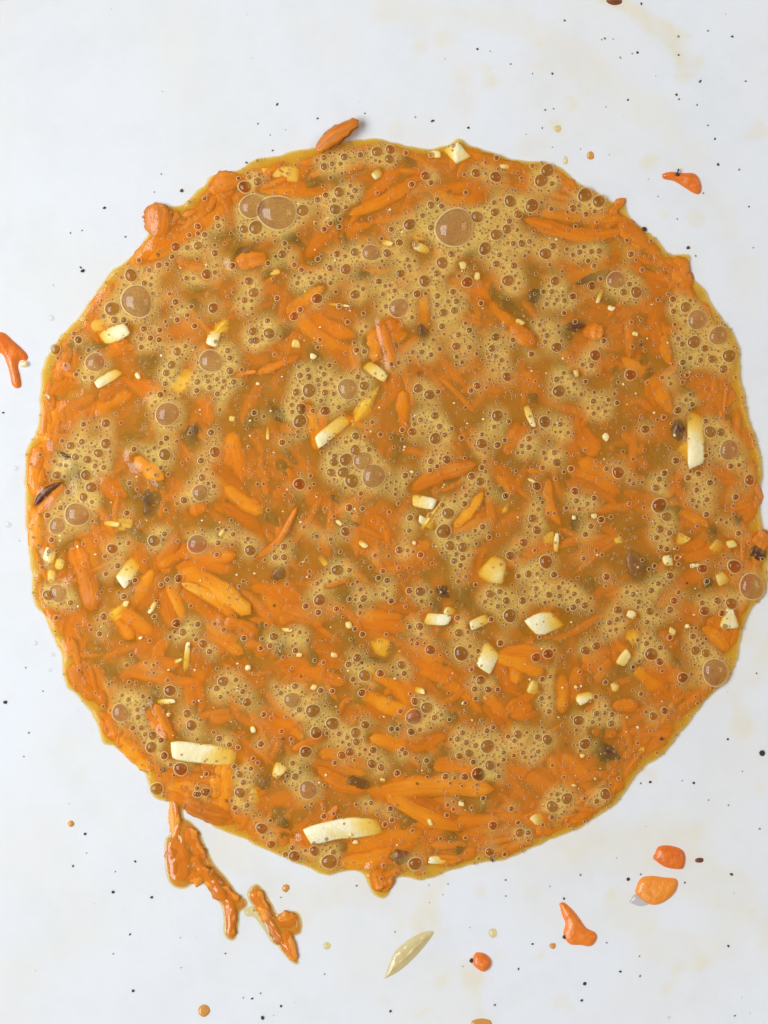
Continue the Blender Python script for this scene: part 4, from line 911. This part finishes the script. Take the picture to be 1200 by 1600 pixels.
o = relief("carrot_chunk", [(220,635),(245,630),(290,670),(320,710),(350,750),(390,770),(398,800),(370,835),(320,830),(270,825),(240,780),(250,730),(235,690)], 800, 1200, .0009, 4, M_wet)
tag(o, "pear-shaped carrot chunk on the bowl below the pool", "carrot chunk", G1)
o = relief("carrot_crumb", [(865,890),(880,865),(920,868),(950,895),(948,930),(915,955),(880,935),(865,915)], 450, 1200, .0011, 3, M_wet)
tag(o, "small round carrot crumb with a dark fleck on the bowl", "carrot crumb", G1)
def spot(name, cx, cy, r, T_, mt, label, cat, grp=None, sq=1.0):
    pl = [(3 * (cx + r * math.cos(a) * rnd.uniform(.85, 1.15)), 3 * (cy + r * sq * math.sin(a) * rnd.uniform(.85, 1.15))) for a in [k * .785 for k in range(8)]]
    o = relief(name, pl, 0, 0, T_, 2.5, mt, res=.8); tag(o, label, cat, grp); return o
spot("carrot_crumb", 319, 1579, 9, .0005, M_blot, "faint round orange spot near the bottom frame edge", "carrot crumb", G1)
spot("carrot_crumb", 111, 1287, 5, .0005, M_blot, "pale orange dot on the bowl at the lower left", "carrot crumb", G1)
spot("carrot_crumb", 864, 1478, 5, .0005, M_blot, "tiny orange dot left of the pear-shaped carrot chunk", "carrot crumb", G1)
spot("carrot_crumb", 752, 1600, 17, .0004, M_blot, "orange smear cut by the bottom frame edge", "carrot crumb", G1, .5)
spot("brown_flake", 960, 1, 13, .0006, M_brown, "brown flake cut by the top frame edge", "brown flake", None, .5)
spot("brown_flake", 1093, 1344, 7, .0005, M_brown, "small brown flake right of the rounded carrot chunk", "brown flake", None, .6)
spot("egg_drop", 923, 243, 6, .0003, M_blot, "faint orange drop on the bowl above the upper right edge", "egg drop")
spot("egg_drop", 884, 251, 4, .0003, M_smear, "small tan drop close above the upper right pool edge", "egg drop", None, 1.6)
spot("egg_drop", 872, 201, 6, .0003, M_smear, "pale yellow drop on the upper right bare bowl", "egg drop")
spot("egg_drop", 770, 1458, 7, .0005, M_smear, "tiny clear yellow egg drop on the bowl below the pool", "egg drop")
spot("egg_drop", 511, 1478, 6, .0004, M_smear, "little yellow egg drop left of the translucent peel", "egg drop")
spot("egg_drop", 447, 1388, 6, .0004, M_blot, "pale orange drop above the pointed drip at the lower left", "egg drop")
PEEL = [(450,990),(465,940),(490,880),(510,850),(570,800),(630,770),(683,766),(660,810),(610,870),(560,920),(510,960)]
o = relief("peel", PEEL, 450, 1200, .0006, 4, M_onion, noise=.5)
tag(o, "translucent pointed peel lying on the bowl below the pool", "peel")
relief("peel_fold", [(470,965),(490,915),(560,850),(640,790),(650,800),(580,880),(510,940)], 450, 1200, .0009, 3, M_onion, parent=o, noise=.6)
D1 = [(495,130),(550,150),(555,230),(590,255),(630,300),(660,370),(700,450),(760,520),(810,590),(850,620),(850,650),(820,675),(815,730),(800,795),(775,800),(755,770),(755,700),(740,640),(700,590),(660,540),(610,535),(560,560),(510,545),(485,490),(478,400),(480,340),(500,310),(505,220)]
D2 = [(880,560),(905,550),(935,580),(970,640),(1000,690),(1040,680),(1090,680),(1110,720),(1105,770),(1075,790),(1080,850),(1095,910),(1070,905),(1020,850),(985,790),(960,740),(930,680),(880,630),(865,590)]
def drip_thing(label, D, strands, parts):
    c = (sum(p[0] for p in D) / len(D) / 3 + 100, sum(p[1] for p in D) / len(D) / 3 + 1200)
    r_ = bpy.data.objects.new("carrot_drip", None); COL.objects.link(r_); r_.location = on_bowl(*c); tag(r_, label, "carrot drip", "orange drips below the lower left edge")
    relief("egg_body", D, 100, 1200, .0009, 5, M_amber, parent=r_, noise=.5)
    relief("egg_skin", D, 100, 1200, .0004, 2, M_smear, grow=2.5, parent=r_, noise=.5)
    for x1, y1, x2, y2, w in strands:
        P = []
        for t in (0, .5, 1):
            X, Y, z = on_bowl(x1 + (x2 - x1) * t + (rnd.uniform(-2, 2) if t == .5 else 0), y1 + (y2 - y1) * t, .00035); P.append((X, Y, z))
        V, F = strip_geo(np.array(P), w * K * 1.15, .00065, end=3, wob=.26, boxy=.1, rings=14)
        g = GRAIN; link("carrot_strand", mesh_from("carrot_strand", V - np.array(r_.location), F, M_carrot, grain=g), parent=r_)
    for nm, pl, T_, mt in parts: relief(nm, pl, 100, 1200, T_, 3, mt, parent=r_)
drip_thing("long forked orange drip of egg-coated carrot running off the pool", D1, [(270, 1250, 274, 1312, 13), (277, 1312, 285, 1376, 22), (266, 1325, 271, 1368, 13), (292, 1292, 318, 1345, 19), (300, 1338, 332, 1386, 17), (320, 1358, 352, 1406, 20), (340, 1384, 372, 1410, 15), (357, 1404, 363, 1463, 15), (288, 1366, 318, 1376, 13)], [])
drip_thing("smaller pointed orange drip beside the long forked drip", D2, [(398, 1392, 420, 1440, 18), (414, 1424, 440, 1476, 17), (434, 1441, 463, 1434, 23), (444, 1454, 461, 1501, 16)], [
    ("egg_blob", [(840,670),(870,650),(900,650),(925,690),(960,770),(1000,800),(1005,830),(975,820),(930,750),(890,700),(855,695)], .0009, M_smear)] +
    [("cream_bit", [(x-9,y),(x,y-8),(x+9,y),(x,y+8)], .0013, M_cream) for x, y in ((885,665),(985,800),(1055,855),(1000,690))])
def dome(name, mt, mesh_cache={}):
    if name not in mesh_cache:
        V = []; F = []; s = 14
        for j in range(5):
            ph = j / 5 * math.pi / 2
            V += [(math.cos(ph) * math.cos(i * 2 * math.pi / s), math.cos(ph) * math.sin(i * 2 * math.pi / s), .5 * math.sin(ph)) for i in range(s)]
        V.append((0, 0, .5))
        for j in range(4):
            for i in range(s): F.append((j * s + i, j * s + (i + 1) % s, (j + 1) * s + (i + 1) % s, (j + 1) * s + i))
        for i in range(s): F.append((4 * s + i, 4 * s + (i + 1) % s, 5 * s))
        mesh_cache[name] = mesh_from(name, np.array(V), F, mt)
    return mesh_cache[name]
for x, y, r, lb in [(80, 497, 5, "clear water drop on the bowl above the left edge"), (25, 732, 4, "clear drop far left of the curved brown strip"), (13, 820, 5, "clear drop by the left frame edge"),
                    (55, 1005, 4, "upper clear drop on the bowl at the lower left"), (83, 1023, 3.5, "middle clear drop on the bowl at the lower left"), (78, 1047, 3, "lowest clear drop on the bowl at the lower left"),
                    (1045, 1590, 3, "clear drop near the bottom right frame edge")]:
    X, Y, z = on_bowl(x, y); o = link("clear_drop", dome("clear_drop", M_drop), (X, Y, z)); o.scale = (r * K,) * 3
    tag(o, lb, "drop", "clear drops on the bare bowl")

# pepper specks on the bowl
PS = """284 298 3.2;163 325 2.6;129 423 3.4;126 418 2;252 272 1.2;241 300 1.3;196 370 1.8;128 360 1.4;110 364 1.6;433 163 2.4;496 185 1.8;403 193 1.6;422 211 1.2;426 235 1.8;385 254 2.0;676 189 2.9;649 183 1.3;732 200 2.2;570 177 1.5;446 203 1
981 156 2;1089 164 1.8;1061 155 1.6;852 172 1.7;865 170 1.4;847 200 1.6;822 210 1;863 230 1.2;907 233 1;947 167 1;952 242 1;1013 280 1;845 254 1.8;1059 267 2.6;1058 273 3.4;1006 358 4.2;1075 387 3.2;1087 400 1.6;1058 342 1.4;1028 307 1.4
882 32 1.9;746 77 2;766 80 1.2;798 100 1.5;863 115 2;969 90 1.8;996 82 2;988 84 1.3;945 60 1.9;940 62 1.4;958 61 1.3;1094 127 2.6;1057 148 2;1106 48 1.8;1144 57 2.1;1165 127 1.8;1106 196 1.7;1117 217 2;1122 257 2.2;1155 265 1.9;1170 323 1.8;1099 302 1.6;1177 387 1.4;1002 6 2.2;1060 57 1.8;1060 86 1.8;832 115 1.2;695 92 1
5 645 2;57 902 1.4;8 1097 3;40 1043 1.4;67 1080 1.4;45 1145 1.9;37 1182 1.4;114 1353 2.1;133 1303 2.2;177 1394 2.6;237 1402 2.6;135 1333 1.2;211 1346 2.1;203 1460 2;180 1362 1.2;177 1490 1.5;208 1548 2.6;394 1560 2.1;407 1552 1.6;380 1559 1.4;439 1572 2;352 1490 1.6;282 1465 1.1;410 1590 3.4;439 1402 1.5;283 1512 1.2
557 1384 1.7;617 1456 1.4;507 1522 1.5;610 1580 2.4;832 1475 2;810 1514 2;773 1570 1.9;692 1398 1;700 1381 1.3;670 1383 1.2;671 1410 1;723 1510 1.2;790 1375 1.8;790 1400 1.4;734 1449 1
1143 1366 2.8;881 1404 2.1;912 1457 2.4;883 1464 4;913 1537 3.1;909 1563 2.4;969 1518 2.3;1000 1525 1.9;948 1473 1.7;999 1494 1.3;981 1374 3;1001 1366 1.7;907 1367 1.9;859 1385 1.4;1001 1224 1.8;1016 1222 2.2;1084 1223 2.3;1107 1250 1.4;1187 1295 1.8;1138 1478 2.2;1148 1587 1.9;1070 1379 1.6;1191 1176 5;1137 1155 2.1;1182 1052 1.6;1160 1205 1.2;1066 1220 1.3;1138 1258 1.3;858 1268 1.2;737 1501 4.2""".replace('\n', ';')
def speck_mesh(seed, mt_):
    r = np.random.default_rng(seed); s = 7; V = []; F = []
    sx = r.uniform(.6, 1.0)
    for j, (R, z) in enumerate([(.75, -.3), (1, .1), (.65, .55)]):
        for i in range(s):
            a = i * 2 * math.pi / s; q = R * r.uniform(.75, 1.2); V.append((q * math.cos(a), q * math.sin(a) * sx, z * r.uniform(.8, 1.2)))
    V += [(0, 0, -.4), (0, 0, .7)]
    for j in range(2):
        for i in range(s): F.append((j * s + i, j * s + (i + 1) % s, (j + 1) * s + (i + 1) % s, (j + 1) * s + i))
    for i in range(s): F.append((21, (i + 1) % s, i)); F.append((22, 14 + i, 14 + (i + 1) % s))
    return mesh_from("pepper_speck", np.array(V), F, mt_, smooth=False)
SPM = [speck_mesh(i, M_pepper) for i in range(6)]; SPF = [speck_mesh(i, M_faint) for i in range(6)]
def region_word(x, y):
    v = "top" if y < 150 else "upper" if y < 450 else "bottom" if y > 1500 else "lower" if y > 1150 else "middle"
    h = "left" if x < 400 else "right" if x > 800 else "centre"
    return v, h
spk = [tuple(float(a) for a in s.split()) for s in PS.split(';') if s.strip()]
SPLM = LM + [("lone carrot shred on the upper right bowl", 1065, 280), ("rounded carrot chunk at the lower right", 1045, 1338), ("oval carrot chunk on the bowl", 1025, 1390), ("pear-shaped carrot chunk", 900, 1445),
    ("round carrot crumb below the pool", 751, 1502), ("translucent peel below the pool", 640, 1490), ("pointed orange drip", 435, 1450), ("forked orange drip", 300, 1360), ("orange spot near the bottom frame", 320, 1579),
    ("brown flake at the top frame edge", 960, 2), ("pale orange dot at the lower left", 111, 1287), ("wet carrot at the left frame edge", 20, 560), ("top right corner", 1200, 0), ("bottom right corner", 1200, 1600), ("bottom left corner", 0, 1600), ("top left corner", 0, 0), ("right frame edge's biggest speck", 1191, 1176)]
def in_pool(x, y): 
    X, Y = at(x, y); t = math.atan2(Y - cW[1], X - cW[0]); return math.hypot(X - cW[0], Y - cW[1]) < np.interp(t, th_o[srt], ro[srt], period=2 * math.pi)
LMold = LM; LM = SPLM
for i, (x, y, r) in enumerate(spk):
    if in_pool(x, y):
        X, Y, z = surf(x, y)
    else: X, Y, z = on_bowl(x, y)
    if (x, y) in ((1059, 267), (1058, 273), (912, 1457)): z += .0006
    o = link("pepper_speck", (SPM if r > 1.9 else SPF)[i % 6], (X, Y, z + r * K * .2)); o.scale = (r * K, r * K, r * K * .8); o.rotation_euler.z = rnd.uniform(0, 6.28)
    sw = "large black pepper speck" if r > 2.9 else "black pepper speck" if r > 1.9 else "tiny pepper speck"
    tag(o, place_label(sw, x, y), "pepper speck", "pepper specks dotted over the bare bowl")
# dust too fine to count
Vd, Fd, nd = [], [], 0
for _ in range(110):
    x, y = rnd.uniform(0, 1200), rnd.uniform(0, 1600)
    if in_pool(x, y): 
        if rnd.random() < .75: continue
        X, Y, z = surf(x, y); r = rnd.uniform(.6, 1.5) * K
    else:
        X, Y, z = on_bowl(x, y); r = rnd.choice([.45, .55, .7, .9]) * K
    me = SPM[rnd.randrange(6)]; V = np.array([v.co[:] for v in me.vertices]) * r + np.array([X, Y, z + r * .2])
    Vd.append(V); Fd += [tuple(a + nd for a in p.vertices) for p in me.polygons]; nd += len(V)
o = link("pepper_dust", mesh_from("pepper_dust", np.vstack(Vd), Fd, M_faint, smooth=False)); tag(o, "fine pepper dust scattered over the bowl and the egg", "pepper dust", kind="stuff")
# cream crumbs and yellow dots floating in the egg
Vd, Fd, nd = [], [], 0
for _ in range(230):
    a = rnd.uniform(0, 6.283); r = 530 * math.sqrt(rnd.random()); x = 618 + r * math.cos(a); y = 795 + r * math.sin(a)
    X, Y, z = surf(x, y); q = rnd.uniform(.8, 2.4) * K
    me = SPM[rnd.randrange(6)]; V = np.array([v.co[:] for v in me.vertices]) * q + np.array([X, Y, z - q * .35])
    Vd.append(V); Fd += [tuple(a_ + nd for a_ in p.vertices) for p in me.polygons]; nd += len(V)
o = link("cream_grains", mesh_from("cream_grains", np.vstack(Vd), Fd, M_cream, smooth=False)); tag(o, "tiny cream grains floating all over the beaten egg", "cream grains", kind="stuff")
